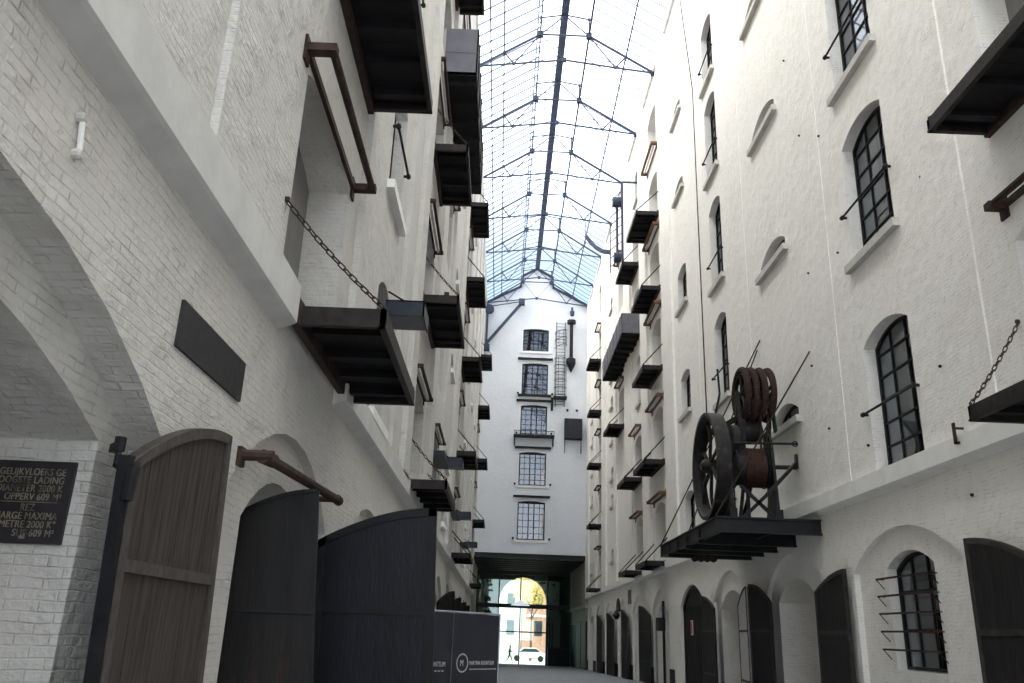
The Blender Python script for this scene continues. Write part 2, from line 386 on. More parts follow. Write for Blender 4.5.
# ------------------------------------------------------------------ windows (structure)
WN = [0]
def window(s, xw, a0, a1, z0, z1, rise, nx, nz, sill=True, rod=None, rec=.27, bars=False):
    WN[0] += 1; m = MB(); X = xw + s * rec; fr = .055
    pl = arch(a0, a1, z0, z1, rise); ins = arch(a0 + fr, a1 - fr, z0 + fr, z1 - fr, rise)
    for i in range(len(pl)):
        j = (i + 1) % len(pl)
        for xx in (X - s * .03, X + s * .03): m.poly([(xx, *pl[i]), (xx, *pl[j]), (xx, *ins[j]), (xx, *ins[i])])
        m.poly([(X - s * .03, *ins[i]), (X - s * .03, *ins[j]), (X + s * .03, *ins[j]), (X + s * .03, *ins[i])])
    def top(a):
        if rise <= 0: return z1
        w = (a1 - a0) / 2; R = (w * w + rise * rise) / (2 * rise); return z1 - R + math.sqrt(max(0, R * R - (a - (a0 + a1) / 2) ** 2))
    for i in range(1, nx):
        a = a0 + (a1 - a0) * i / nx; m.box(X - .02, X + .02, a - .018, a + .018, z0 + fr, top(a) - fr)
    for k in range(1, nz):
        z = z0 + (z1 - z0) * k / nz
        if z < z1 - rise: m.box(X - .02, X + .02, a0 + fr, a1 - fr, z - .018, z + .018)
    o = struct(m.build('window_%d' % WN[0], 'iron', fix=False, origin=(X, (a0 + a1) / 2, z0)))
    g = MB(); fill(g, lambda a, z: (X + s * .012, a, z), ins, None); g.build('pane', 'glass', o, fix=False)
    if sill: MB().box(min(xw - s * .14, xw + s * .2), max(xw - s * .14, xw + s * .2), a0 - .2, a1 + .2, z0 - .17, z0 + .0).build('sill', 'sill' if s > 0 else 'stone', o)
    if rod:
        q = MB(); xr = xw - s * .10
        q.tube((xr, a0 - .12, rod), (xr, a1 + .12, rod), .025)
        for a in (a0 - .12, a1 + .12): q.tube((xr, a, rod), (xw, a, rod), .03); q.lathe((xr, a, rod), (0, 1, 0), [(-.05, 0), (-.035, .05), (.035, .05), (.05, 0)], 8)
        q.build('guard_rod', 'iron', o)
    return o
for z in WZ: window(1, RX, 14.17, 16.08, z[0], z[1], .28, 3, 6, sill=z[0] > 5, rod=z[0] + 1.15)
for z in LUN: window(1, RX, 20.07, 22.18, z[0], z[1], .33, 3, 1)
for z in WZ: window(1, RX, 26.17, 27.73, z[0], z[1], .28, 3, 6, rod=z[0] + .95)
for z in S2Z: window(1, RX, 31.82, 33.48, z[0], z[1], .2, 3, 4)
for z in S2L: window(1, RX, 31.82, 33.48, z[0], z[1], .2, 3, 1)
for z in E2W: window(1, RX, 43.62, 44.78, z[0], z[1], .28, 2, 5)
for z in SLZ: window(1, RX, 55.22, 56.38, z[0], z[1], .15, 2, 2)
for z in SLZ: window(1, RX, 67.82, 68.78, z[0], z[1], .1, 2, 2)
for z in [(5.0, 7.5), (9.2, 11.9), (13.55, 16.3), (17.95, 21), (22.1, 24.6)]: window(-1, LX, 13.32, 14.88, z[0], z[1], .3, 3, 6, rod=z[0] + 1.15)
for a0, a1 in ((31.6, 33), (44.6, 46), (51, 52.4), (56.2, 57.4), (68, 69.2)):
    for z in LSL: window(-1, LX, a0 + .02, a1 - .02, z[0], z[1], .2, 2, 2)
wN = window(1, RXL + .12, 14.74, 16.53, 1.22, 3.28, .28, 3, 3, sill=False, rec=.2)
for k in range(5):
    z = 1.55 + k * .32; q = MB(); xr = RXL - .03
    q.bar((xr, 14.66, z), (xr, 16.75, z), .025, .035)
    for a in (14.66, 16.75): q.bar((xr, a, z), (RXL + .12, a, z), .02, .02); q.bar((xr, a, z), (RXL + .12, a, z - .18), .014, .014)
    q.build('guard_bar', 'rust', wN)

# ------------------------------------------------------------------ end building
EW = MB(); Fp = yplane(EY)
eh = [(26.1, 28.3), (21.95, 24.95), (18.3, 21.0), (13.75, 16.7), (9.1, 12.4)]
ecols = [(LX - .3, .6, []), (.6, 4.3, [dict(a0=1.27, a1=3.65, z0=a, z1=b, rise=.12, depth=.22, back=1) for a, b in eh]), (4.3, RX + .3, [])]
facade(EW, Fp, ecols, 7.95, 29.8)
EW.prism([(LX - .3, EY, 29.8), (RX + .3, EY, 29.8), (RX + .3, EY, 30.55), (4.0, EY, 32.4), (3.85, EY, 33.45), (2.4, EY, 34.25), (.97, EY, 33.45), (.97, EY, 32.4), (LX - .3, EY, 30.5)], (0, .3, 0))
EW.box(LX - .3, RX + .3, EY - .06, EY + .1, 7.95, 8.35)
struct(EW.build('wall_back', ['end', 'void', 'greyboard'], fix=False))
g = MB()
for a, b in (((LX - .2, 30.6), (.95, 32.5)), ((.9, 32.45), (.95, 33.5)), ((.9, 33.5), (2.4, 34.35)), ((2.4, 34.35), (3.95, 33.5)), ((3.9, 33.5), (3.95, 32.5)), ((3.9, 32.5), (RX + .2, 30.65))):
    g.bar((a[0], EY - .06, a[1]), (b[0], EY - .06, b[1]), .35, .16)
struct(g.build('trim_6', 'truss'))
for i, (a, b) in enumerate(eh):
    WN[0] += 1; m = MB(); y = EY + .16
    for x0, x1, z0, z1 in ((1.27, 1.37, a, b), (3.55, 3.65, a, b), (1.27, 3.65, a, a + .1), (1.27, 3.65, b - .22, b - .08)): m.box(x0, x1, y - .04, y + .04, z0, z1)
    for k in range(1, 5): x = 1.27 + 2.38 * k / 5; w = .045 if k in (2, 3) else .022; m.box(x - w, x + w, y - .03, y + .03, a, b - .1)
    for k in range(1, 6): z = a + (b - a) * k / 6; m.box(1.3, 3.6, y - .02, y + .02, z - .022, z + .022)
    o = struct(m.build('window_%d' % WN[0], 'iron', origin=(2.46, y, a)))
    MB().box(1.33, 3.6, y + .005, y + .012, a + .05, b - .1).build('pane', 'endglass', o)
    MB().box(1.05, 3.9, EY - .10, EY + .1, a - .22, a - .02).build('sill', 'stone', o)
    if i: MB().box(.85, 4.05, EY - .22, EY + .05, b + .28, b + .46).build('lintel', 'iron', o)
    if i == 1: MB().box(.95, 3.95, EY - .3, EY - .02, a - .2, a - .02).build('shelf', 'iron', o)
bal = thing('window_balcony', (2.5, EY, 17.6), 'narrow grey iron balcony under the third window of the end wall', 'balcony')
MB().box(.7, 4.3, EY - .75, EY - .07, 17.95, 18.12).build('deck', 'beam', bal)
for x in (.8, 4.2): m = MB(); m.bar((x, EY - .1, 17.3), (x, EY - .7, 17.95), .09, .09); m.box(x - .05, x + .05, EY - .14, EY - .07, 17.2, 17.95); m.build('bracket', 'iron', bal)
m = MB()
for k in range(8): x = .75 + k * 3.5 / 7; m.tube((x, EY - .72, 18.12), (x, EY - .72, 18.45), .02)
m.box(.7, 4.3, EY - .75, EY - .70, 18.42, 18.47); m.build('railing', 'beam', bal)

# tunnel under the end building
T = MB()
T.box(LX - .3, LX - .05, EY, 91, -1.8, 8.4); T.box(LX - .3, RX + .3, EY + .1, 91, 8.1, 8.35)
T.box(RX + .0, RX + .2, EY, 91, 3.9, 8.4); T.box(RX + .08, RX + .25, EY, 91, -1.8, 3.9); T.box(RX - .12, RX + .08, EY, 91, 3.75, 4.05)
struct(T.build('wall_front', 'tun'))
for k in range(7):
    y = EY + .3 + k * 2.35
    tag(MB().box(LX - .05, RX, y, y + .35, 7.55, 8.1).build('ceiling_beam', 'tund', origin='base'), 'dark cross beam spanning the passage ceiling under the end building', 'beam', 'ceiling beams of the passage under the end building')
T = MB()
for k in range(24): y = EY + .5 + k * .74; T.box(RX - .14, RX, y, y + .12, 4.05, 7.55)
tag(T.build('rib_panelling', 'tun', origin='base'), 'ribbed vertical panelling on the right wall of the passage', 'panelling')
# partition of glass and arched gate wall
GW = MB(); facade(GW, yplane(91.0), [(LX - .3, 6.3, [dict(a0=.0, a1=4.95, z0=-1.75, z1=7.15, rise=2.35, depth=.6, back=None)]), (6.3, RX + .3, [])], -1.8, 8.4)
struct(GW.build('wall_gate', 'tund', fix=False))
gp = thing('glazed_partition', (2.4, 88, gz(88)), 'tall dark framed glass screen closing the passage before the arched gateway', 'glass screen')
m = MB()
for x in (LX, -.05, 2.15, 4.85, RX): m.box(x - .06, x + .06, 87.95, 88.1, -1.5, 7.5)
m.box(LX, RX, 87.95, 88.1, 3.95, 4.35); m.box(LX, 4.9, 87.96, 88.08, 1.63, 1.75); m.box(LX, RX, 87.95, 88.1, 7.2, 7.6); m.box(LX, RX, 87.96, 88.08, -1.5, -1.36)
m.build('frame', 'tund', gp)
MB().box(LX, 4.85, 88.02, 88.03, -1.4, 7.3).build('pane', 'gateglass', gp); 
MB().box(4.85, RX, 88.02, 88.03, -1.4, 7.3).build('pane', 'duskglass', gp)
cb = tag(MB().box(4.95, 7.0, 86.6, 87.6, gz(87) - .02, .3).build('storage_cabinet', 'plinth', origin='base'), 'low black cabinet on the ground at the right of the glass screen', 'cabinet')
lp = thing('pendant_lamp', (2.1, 86, 4.4), 'white cone shaped lamp hanging in the passage before the glass screen', 'lamp')
MB().lathe((2.1, 86, 4.15), (0, 0, 1), [(0, .95), (.12, .8), (.42, .18), (.5, .05), (.5, 0)], 20).build('shade', 'lampw', lp, smooth=True)
MB().tube((2.1, 86, 4.6), (2.1, 86, 8.1), .02).build('cord', 'iron', lp)
for y0, y1 in ((72.9, 77.2), (77.5, 82.2), (82.5, 87)):
    d = tag(MB().box(RX - .02, RX + .1, y0, y1, gz(y1), 2.7 if y0 < 80 else 2.5).build('passage_door', 'door', origin='base'),
            {72.9: 'first black double door in the right side of the passage', 77.5: 'middle black double door in the right side of the passage', 82.5: 'farthest black double door in the right side of the passage'}[y0], 'door')

# street beyond
struct(MB().box(-30, 40, 91, 125, -2.2, -1.45).build('ground', 'pave'))
def far_house(x0, x1, y, zt, mat, label):
    o = thing('town_house', ((x0 + x1) / 2, y, -1.45), label, 'building')
    MB().box(x0, x1, y, y + 6, -1.45, zt).build('wall', mat, o)
    n = max(1, int((x1 - x0) / 2.2))
    for k in range(n):
        for z in (1.3, 4.6, 7.9):
            xc = x0 + (x1 - x0) * (k + .5) / n
            if z + 1.8 < zt: MB().box(xc - .5, xc + .5, y - .06, y + .02, z, z + 1.8).build('window', 'steel', o)
    MB().box(x0, x1, y - .15, y + .05, 3.6, 3.85).build('cornice', 'pale', o)
far_house(-8, 2.9, 112, 11, 'pale', 'pale rendered house across the street beyond the gateway')
far_house(3.0, 7.2, 112, 12, 'redbrick', 'orange red brick house across the street beyond the gateway')
far_house(7.3, 16, 112, 11, 'pale', 'pale house right of the red brick one beyond the gateway')
def tree(x, y, label):
    t = thing('street_tree', (x, y, -1.45), label, 'tree')
    m = MB(); m.tube((x, y, -1.45), (x, y, 4.2), .16, 8, 0, .10)
    for k in range(5): a = k * 1.3; m.tube((x, y, 3.2 + .2 * k), (x + 1.3 * math.cos(a), y + 1.1 * math.sin(a), 5.4 + .3 * k), .07, 6, 0, .03)
    m.build('trunk', 'bark', t)
    c = MB(); rnd = random.Random(5)
    for k in range(900):
        while True:
            p = Vector((rnd.uniform(-1, 1), rnd.uniform(-1, 1), rnd.uniform(-1, 1)))
            if p.length < 1: break
        p = Vector((x + p.x * 2.6, y + p.y * 2.2, 6.6 + p.z * 2.0)); d = Vector((rnd.uniform(-1, 1), rnd.uniform(-1, 1), rnd.uniform(-1, 1))).normalized(); e = d.orthogonal().normalized() * .13; f = d.cross(e).normalized() * .13
        c.poly([p - e, p - f, p + e, p + f])
    c.build('crown', 'leaf', t, fix=False)
tree(3.9, 104, 'street tree with yellow autumn leaves beyond the gateway')
def car(x, y):
    t = thing('parked_car', (x, y, -1.45), 'white car parked in the street beyond the gateway', 'car')
    z = -1.45; prof = [(-2.1, .35), (-2.15, .75), (-1.9, .95), (-1.2, 1.0), (-.6, 1.45), (.9, 1.48), (1.5, 1.02), (2.05, .9), (2.15, .4)]
    MB().prism([(x + a, y, z + b) for a, b in prof], (0, 1.7, 0)).build('body', 'carp', t)
    MB().prism([(x + a, y - .01, z + b) for a, b in [(-1.1, 1.02), (-.55, 1.38), (.85, 1.4), (1.35, 1.04)]], (0, 1.72, 0)).build('side_window', 'steel', t)
    for a in (-1.35, 1.35): MB().lathe((x + a, y - .03, z + .33), (0, 1, 0), [(0, 0), (0, .33), (.22, .33), (.22, 0)], 16).build('wheel', 'tyre', t)
car(3.6, 101)

# person
def person(x, y, z):
    root = thing('person', (x, y, z), 'person in dark clothes walking in the bright gateway at the end', 'person')
    def skin(name, nodes, edges, mat):
        me = bpy.data.meshes.new(name); me.from_pydata([(a[0], a[1], a[2]) for a in nodes], edges, [])
        ob = bpy.data.objects.new(name, me); COL.objects.link(ob)
        md = ob.modifiers.new('s', 'SKIN'); md.use_smooth_shade = True; ob.modifiers.new('u', 'SUBSURF').levels = 1
        for i, a in enumerate(nodes):
            v = me.skin_vertices[0].data[i]; v.radius = (a[3], a[3] if len(a) < 5 else a[4]); v.use_root = i == 0
        dg = bpy.context.evaluated_depsgraph_get(); m2 = bpy.data.meshes.new_from_object(ob.evaluated_get(dg))
        bpy.data.objects.remove(ob); o2 = bpy.data.objects.new(name, m2); COL.objects.link(o2); m2.materials.clear(); m2.materials.append(M[mat])
        for p in m2.polygons: p.material_index = 0
        o2.parent = root; return o2
    N = [(0, 0, .93, .15, .11), (0, 0, 1.12, .13, .1), (.02, 0, 1.36, .17, .11), (.03, 0, 1.48, .06), (.05, 0, 1.60, .085), (.06, 0, 1.72, .07),
         (.03, .20, 1.40, .06), (-.12, .24, 1.16, .05), (.02, .24, .98, .035), (.06, .24, .90, .035),
         (.03, -.20, 1.40, .06), (.18, -.24, 1.17, .05), (.36, -.22, 1.06, .035), (.43, -.22, 1.04, .035),
         (.02, .1, .85, .09), (.24, .1, .52, .07), (.30, .1, .12, .05), (.42, .1, .04, .04),
         (-.02, -.1, .85, .09), (-.14, -.1, .48, .07), (-.42, -.1, .16, .05), (-.34, -.1, .04, .04)]
    E = [(0, 1), (1, 2), (2, 3), (3, 4), (4, 5), (2, 6), (6, 7), (7, 8), (8, 9), (2, 10), (10, 11), (11, 12), (12, 13), (0, 14), (14, 15), (15, 16), (16, 17), (0, 18), (18, 19), (19, 20), (20, 21)]
    body = skin('body', N, E, 'cloth')
    hd = MB(); hd.lathe((x + .06, y, z + 1.56), (0, 0, 1), [(0, 0), (.01, .055), (.08, .085), (.16, .082), (.2, .04), (.21, 0)], 14)
    hd.tube((x + .13, y, z + 1.66), (x + .175, y, z + 1.64), .02, 6, 0, .008); hd.build('head', 'skin', root, smooth=True)
    MB().lathe((x + .045, y, z + 1.67), (0, 0, 1), [(-.06, .08), (.02, .098), (.09, .085), (.13, .03), (.135, 0)], 14).build('hair', 'hair', root, smooth=True)
    for yy, (ax, az) in ((.24, (.07, .88)), (-.22, (.45, 1.035))):
        h = MB()
        for k in range(5): h.tube((x + ax, y + yy + (k - 2) * .014, z + az), (x + ax + .05, y + yy + (k - 2) * .02, z + az - .07 + .012 * abs(k - 2)), .009, 5)
        h.build('hand', 'skin', root)
person(1.3, 93.2, -1.45)

# ------------------------------------------------------------------ glass roof
RC = 2.4; AP = 34.45; KN = (1.07, 3.75); KZ = 32.87; KT = 34.0
RL, RR = LX - .05, RX + .05
def roofz(x):
    if x <= KN[0]: return TOP + .15 + (KZ - TOP) * (x - RL) / (KN[0] - RL)
    return TOP + .15 + (KZ - TOP) * (RR - x) / (RR - KN[1])
Y0R, Y1R = YN, EY
G = MB()
G.poly([(RL, Y0R, roofz(RL)), (KN[0], Y0R, roofz(KN[0])), (KN[0], Y1R, roofz(KN[0])), (RL, Y1R, roofz(RL))])
G.poly([(RR, Y0R, roofz(RR)), (KN[1], Y0R, roofz(KN[1])), (KN[1], Y1R, roofz(KN[1])), (RR, Y1R, roofz(RR))])
G.poly([(KN[0] - .15, Y0R, KT), (RC, Y0R, AP + .05), (RC, Y1R, AP + .05), (KN[0] - .15, Y1R, KT)])
G.poly([(KN[1] + .15, Y0R, KT), (RC, Y0R, AP + .05), (RC, Y1R, AP + .05), (KN[1] + .15, Y1R, KT)])
ceil = struct(G.build('ceiling', 'roofglass', fix=False))
gb = MB(); y = 23.0
while y < Y1R:
    gb.bar((RL, y, roofz(RL)), (KN[0], y, roofz(KN[0])), .05, .07)
    gb.bar((RR, y, roofz(RR)), (KN[1], y, roofz(KN[1])), .03, .05)
    gb.bar((KN[0] - .1, y, KT), (RC, y, AP + .05), .035, .05)
    y += .84
gb.build('glazing_bars', 'bar', ceil)
for x, z in ((-.9, roofz(-.9)), (KN[0], roofz(KN[0])), (KN[0] - .15, KT), (KN[1], roofz(KN[1])), (KN[1] + .15, KT), (5.8, roofz(5.8)), (-1.6, roofz(-1.6))):
    MB().box(x - .035, x + .035, 20, Y1R, z - .06, z + .04).build('purlin', 'truss', ceil)
rb = thing('ridge_duct', (RC, 46, AP), 'thick dark duct running along the ridge of the glass roof', 'duct')
MB().box(RC - .2, RC + .2, 20, Y1R - .1, AP - .22, AP + .1).build('casing', 'truss', rb)

def make_truss(y):
    t = thing('roof_truss', (RC, y, TOP), '', 'roof truss')
    def part(name, segs, r, node=None):
        m = MB()
        for a, b in segs: m.bar((a[0], y, a[1]), (b[0], y, b[1]), r, r * 1.2)
        if node:
            for n_, w in node: m.box(n_[0] - w, n_[0] + w, y - w * .8, y + w * .8, n_[1] - w, n_[1] + w)
        m.build(name, 'truss', t)
    part('rafter', [((LX, TOP), (KN[0], KZ))], .09, [((KN[0], KZ), .15), ((-.9, 31.6), .06)])
    part('rafter', [((RX, TOP), (KN[1], KZ))], .09, [((KN[1], KZ), .15), ((5.8, 31.6), .06), ((RX - .06, TOP), .13)])
    part('tie_rod', [((LX, TOP), (-.35, 30.85)), ((-.35, 30.85), (RC, 31.22)), ((RC, 31.22), (5.2, 30.85)), ((5.2, 30.85), (RX, TOP))], .07, [((RC, 31.22), .11), ((-.35, 30.85), .07), ((5.2, 30.85), .07)])
    part('collar', [((KN[0], KZ), (KN[1], KZ))], .065)
    for sx, a, b in ((-1, -.9, -.35), (1, 5.8, 5.2)):
        part('strut', [((a, 31.6), (b, 30.85))], .06); part('strut', [((KN[0] if sx < 0 else KN[1], KZ), (b, 30.85))], .05)
    for x in KN:
        part('lantern_post', [((x, KZ), (x, KT))], .07, [((x, KT), .07)])
        part('lantern_rafter', [((x, KT), (RC, AP - .2))], .055)
        part('lantern_brace', [((x, KZ), (RC, AP - .25))], .05)
        part('hanger', [((x, KZ), (RC, 31.22))], .022)
    return t
def dup(root, loc, label=None, group=None):
    r = root.copy(); COL.objects.link(r); r.location = loc
    if label: r['label'] = label
    if group: r['group'] = group
    for ch in list(root.children):
        c = ch.copy(); COL.objects.link(c); c.parent = r
        for g2 in ch.children: d = g2.copy(); COL.objects.link(d); d.parent = c
    return r
ORD = ['first', 'second', 'third', 'fourth', 'fifth', 'sixth', 'seventh', 'eighth', 'ninth']
tr0 = make_truss(31.8)
tr0['group'] = 'steel trusses under the glass roof'; tr0['label'] = 'blue-grey steel roof truss nearest the camera, at the top edge of the photo'
for k in range(1, 7): dup(tr0, (RC, 31.8 + 5.9 * k if k < 7 else 71.9, TOP), 'blue-grey steel roof truss, %s counted from the top of the photo' % ORD[k])
dup(tr0, (RC, EY - .35, TOP), 'blue-grey steel roof truss right against the gable of the end wall')

# ------------------------------------------------------------------ chains
def chain_mb(a, b, link=.085, r=.011, sag=.05):
    a = Vector(a); b = Vector(b); L = (b - a).length; n = max(3, int(L / link)); m = MB()
    def P(t): return a.lerp(b, t) + Vector((0, 0, -sag * 4 * t * (1 - t)))
    for i in range(n):
        p = P((i + .5) / n); d = (P((i + 1) / n) - P(i / n)).normalized()
        side = d.cross(Vector((0, 0, 1))).normalized(); ax = side if i % 2 else side.cross(d).normalized()
        m.torus(p, ax, link * .30, r, 8, 4, long=(d, link * .30))
    return m

# ------------------------------------------------------------------ loading platforms
SN = {1: 'right', -1: 'left'}
def platform(s, y0, y1, z, label, detail=1, dep=.98, rail=False, group=None, chain_dz=1.0, chain_dy=.35):
    xw = RX if s > 0 else LX; xo = xw - s * dep; x0, x1 = sorted((xw - s * .06, xo)); th = .20
    t = thing('loading_platform', (xw, (y0 + y1) / 2, z), label, 'loading platform', group or 'fold-down loading platforms on the %s wall' % SN[s])
    d = MB(); n = max(3, int((y1 - y0) / .28))
    for k in range(n): a = y0 + .03 + (y1 - y0 - .06) * k / n; d.box(x0 + .03, x1 - .03, a, a + (y1 - y0 - .06) / n - .012, z + .12, z + .18)
    d.build('deck', 'deck', t)
    e = MB(); c = .10
    e.box(x0, x1, y0, y0 + .06, z, z + th); e.box(x0, x1, y1 - .06, y1, z, z + th)
    xa, xb = sorted((xo, xo + s * .06)); e.box(xa, xb, y0 + .0, y1 - .0, z, z + th)
    e.box(xa - .008, xb + .008, y0 - .012, y1 + .012, z - .012, z + .02)
    e.box(x0, x1, y0 - .012, y0 + .07, z - .012, z + .015); e.box(x0, x1, y1 - .07, y1 + .012, z - .012, z + .015)
    e.build('edge_frame', 'edge', t)
    nb = 4 if y1 - y0 > 2.6 else 3
    for k in range(nb):
        a = y0 + (y1 - y0) * (k + .5) / nb; MB().box(x0 + .08, x1 - .08, a - .07, a + .07, z + .01, z + .12).build('bearer', 'deck', t)
    wl = MB(); wl.box(*sorted((xw, xw - s * .09)), y0 - (.35 if detail > 1 else .05), y1 + .05, z - .03, z + .24); wl.build('hinge_beam', 'rust', t)
    if rail:
        xa, xb = sorted((xo - s * .05, xo - s * .0)); MB().box(xa, xb, y0 + .05, y1 - .05, z + .03, z + .30).build('toe_board', 'wpaint', t)
    zt = z + th + .02
    for yy, dy in ((y0 + .03, -chain_dy), (y1 - .03, chain_dy * .6)):
        A = (xw, yy + dy, zt + chain_dz); B = (xo + s * .03, yy, zt)
        if detail > 1: c_ = chain_mb(A, B)
        else: c_ = MB().tube(A, B, .028, 5)
        h = c_; h.tube((B[0], B[1], z + .02), (B[0], B[1], zt + .03), .02, 6); h.tube(A, (A[0] - s * .04, A[1], A[2]), .035, 6)
        h.build('chain', 'chain' if detail > 1 else 'edge', t, smooth=detail > 1)
    return t

LVN = ['lowest', 'second', 'third', 'fourth', 'fifth', 'topmost']
def P_(s, y0, y1, lv, bay, **k):
    lab = 'black timber loading platform, %s wall, %s level, %s hatch bay from the camera' % (SN[s], LVN[lv], bay)
    z = k.pop('z', LV[lv]); return platform(s, y0, y1, z, lab, **k)
P_(-1, 8.25, 11.45, 0, 'first', detail=2, chain_dy=.85, chain_dz=.8)
P_(-1, 8.0, 10.85, 1, 'first', detail=2, z=9.05)
P_(-1, 19.4, 23.3, 0, 'second', detail=2, z=4.7)
P_(-1, 19.6, 23.2, 1, 'second', detail=2, z=9.45, rail=False)
P_(-1, 19.6, 22.7, 2, 'second', detail=2, z=13.9)
P_(-1, 20.6, 23.5, 4, 'second')
for lv in range(5): P_(-1, 37.2, 40.8, lv, 'third', rail=False)
for lv in range(5): P_(-1, 61.5, 65.2, lv, 'fourth')
P_(1, 7.9, 10.95, 0, 'first', detail=2, z=4.55, chain_dz=1.3, chain_dy=.2)
P_(1, 7.9, 10.9, 1, 'first', detail=2, z=9.1)
for lv in range(5): P_(1, 37.4, 40.7 if lv else 40.4, lv, 'second', rail=lv == 4, dep=1.15 if lv == 4 else .95)
for lv in (0, 1, 4): P_(1, 43.5, 46.4 if lv else 46.0, lv, 'third', z={0: 4.6, 1: 9.35, 4: 21.8}[lv])
P_(1, 50.0, 52.8, 2, 'fourth', z=13.8)
for lv in range(5): P_(1, 61.5, 63.4 if lv < 4 else 64.2, lv, 'farthest')

# ------------------------------------------------------------------ rope guide frames over the openings
def guide(s, y0, y1, z, label, mat='rust', plank=True, r=.075, dep=.22):
    xw = RX if s > 0 else LX; xo = xw - s * dep
    t = thing('rope_guide', (xw, (y0 + y1) / 2, z), label, 'rope guide', 'horizontal rope guides on the %s wall' % SN[s])
    MB().tube((xo, y0, z), (xo, y1, z), r * .55, 8).build('outer_bar', mat, t)
    xa, xb = sorted((xw, xw - s * .05)); MB().box(xa, xb, y0, y1, z - r * .5, z + r * .5).build('wall_bar', mat, t)
    for y in (y0, y1):
        m = MB(); m.bar((xw, y, z), (xo - s * .05, y, z), r * 1.5, r * 1.1); m.box(*sorted((xw, xw - s * .03)), y - r, y + r, z - r * 2, z + r * 1.6)
        m.build('bracket', mat, t)
    if plank: xm = xw - s * dep * .55; MB().box(xm - .035, xm + .035, y0 + .05, y1 - .05, z - .035, z + .02).build('roller_board', 'wpaint', t)
def G_(s, y0, y1, z, lv, bay, **k):
    guide(s, y0, y1, z, 'iron rope guide frame, %s wall, above %s opening, %s hatch column from the camera' % (SN[s], LVN[lv], bay), **k)
G_(-1, 7.4, 10.35, 7.42, 0, 'first', plank=False, r=.085, dep=.29)
for lv, z in ((0, 7.55), (1, 12.0)): G_(-1, 19.0, 22.1, z, lv, 'second', plank=True)
G_(-1, 19.0, 22.1, 16.4, 2, 'second')
for lv, z in ((0, 7.6), (1, 12.0), (2, 16.6), (4, 24.6)): G_(-1, 25.2, 28.0, z, lv, 'third')
for lv, z in ((0, 7.6), (1, 12.1), (2, 16.5), (3, 20.6)): G_(-1, 37.2, 39.8, z, lv, 'fourth')
for lv, z in ((0, 7.6), (1, 12.1), (2, 16.5), (3, 20.6)): G_(-1, 62.0, 64.5, z, lv, 'fifth')
G_(1, 7.9, 10.9, 7.85, 0, 'first', mat='rust', plank=False, r=.10)
for lv, z in ((0, 7.75), (1, 12.3), (2, 16.95), (3, 21.2), (4, 25.85)): G_(1, 37.2, 40.3, z, lv, 'second', mat='brown', r=.12, dep=.32)
for lv, z in ((0, 7.75), (1, 12.35)): G_(1, 43.5, 46.0, z, lv, 'third', mat='brown', r=.11, dep=.32)
for lv, z in ((2, 16.9), (4, 25.6)): G_(1, 49.6, 52.0, z, lv, 'fourth', mat='brown', r=.11, dep=.32)
for lv, z in ((0, 7.7), (1, 12.1), (2, 16.4), (3, 20.3), (4, 25)): G_(1, 61.6, 63.6, z, lv, 'farthest', mat='rust', r=.11, dep=.34)

# boarded balconies
def boxbal(s, y0, y1, z, h, label, dep=1.0):
    xw = RX if s > 0 else LX; xo = xw - s * dep
    t = thing('boarded_balcony', (xw, (y0 + y1) / 2, z), label, 'balcony')
    MB().box(*sorted((xw - s * .01, xo)), y0, y1, z, z + .12).build('deck', 'deck', t)
    m = MB(); m.box(*sorted((xw, xo)), y0, y0 + .04, z + .02, z + h)
    m.box(*sorted((xw, xo)), y0 - .012, y0, z + h * .48, z + h * .5); m.build('end_panel', 'gsteel', t)
    m = MB(); m.box(*sorted((xo, xo + s * .04)), y0, y1, z + .02, z + h)
    for k in range(int((y1 - y0) / 1.4)): yy = y0 + .7 + k * 1.4; m.box(*sorted((xo, xo - s * .03)), yy, yy + .06, z, z + h)
    m.build('front_panel', 'deck' if s < 0 else 'gsteel', t)
    for k in range(int((y1 - y0) / 1.0)): yy = y0 + .3 + k * 1.0; MB().box(*sorted((xw - s * .02, xo + s * .05)), yy, yy + .16, z - .14, z).build('joist', 'deck', t)
boxbal(-1, 21.0, 28.2, 17.4, 1.7, 'long dark balcony with a grey panelled end high on the left wall')
boxbal(1, 43.5, 52.6, 17.5, 1.3, 'long dark balcony with a grey panelled end on the right wall', dep=1.05)

# sheet-metal canopies on the left wall
for i, (y, z, lab) in enumerate(((14.2, 7.0, 'first'), (27.4, 6.75, 'second'), (37.0, 6.25, 'third'), (49.0, 6.15, 'farthest'))):
    t = thing('sheet_metal_hood', (LX, y, z), 'blue-grey sheet metal hood jutting from the left wall, %s from the camera' % lab, 'hood', 'sheet metal hoods on the left wall')
    m = MB(); w = .72 if i == 0 else .9
    m.box(LX, LX + w, y, y + .03, z, z + .30); m.box(LX, LX + w, y, y + .9, z + .27, z + .30); m.box(LX + w - .03, LX + w, y, y + .9, z, z + .3)
    m.build('casing', 'steel', t)
    MB().box(LX, LX + w - .03, y + .03, y + .87, z + .03, z + .06).build('soffit', 'gsteel', t)
    q = MB(); q.bar((LX + .02, y + .1, z + .5), (LX + w * .5, y + .1, z + .3), .03, .03); q.build('stay', 'iron', t)
    if i: MB().box(LX, LX + .45, y - 2.2, y - .05, z - .12, z + .05).build('ledge_shelf', 'steel', t)

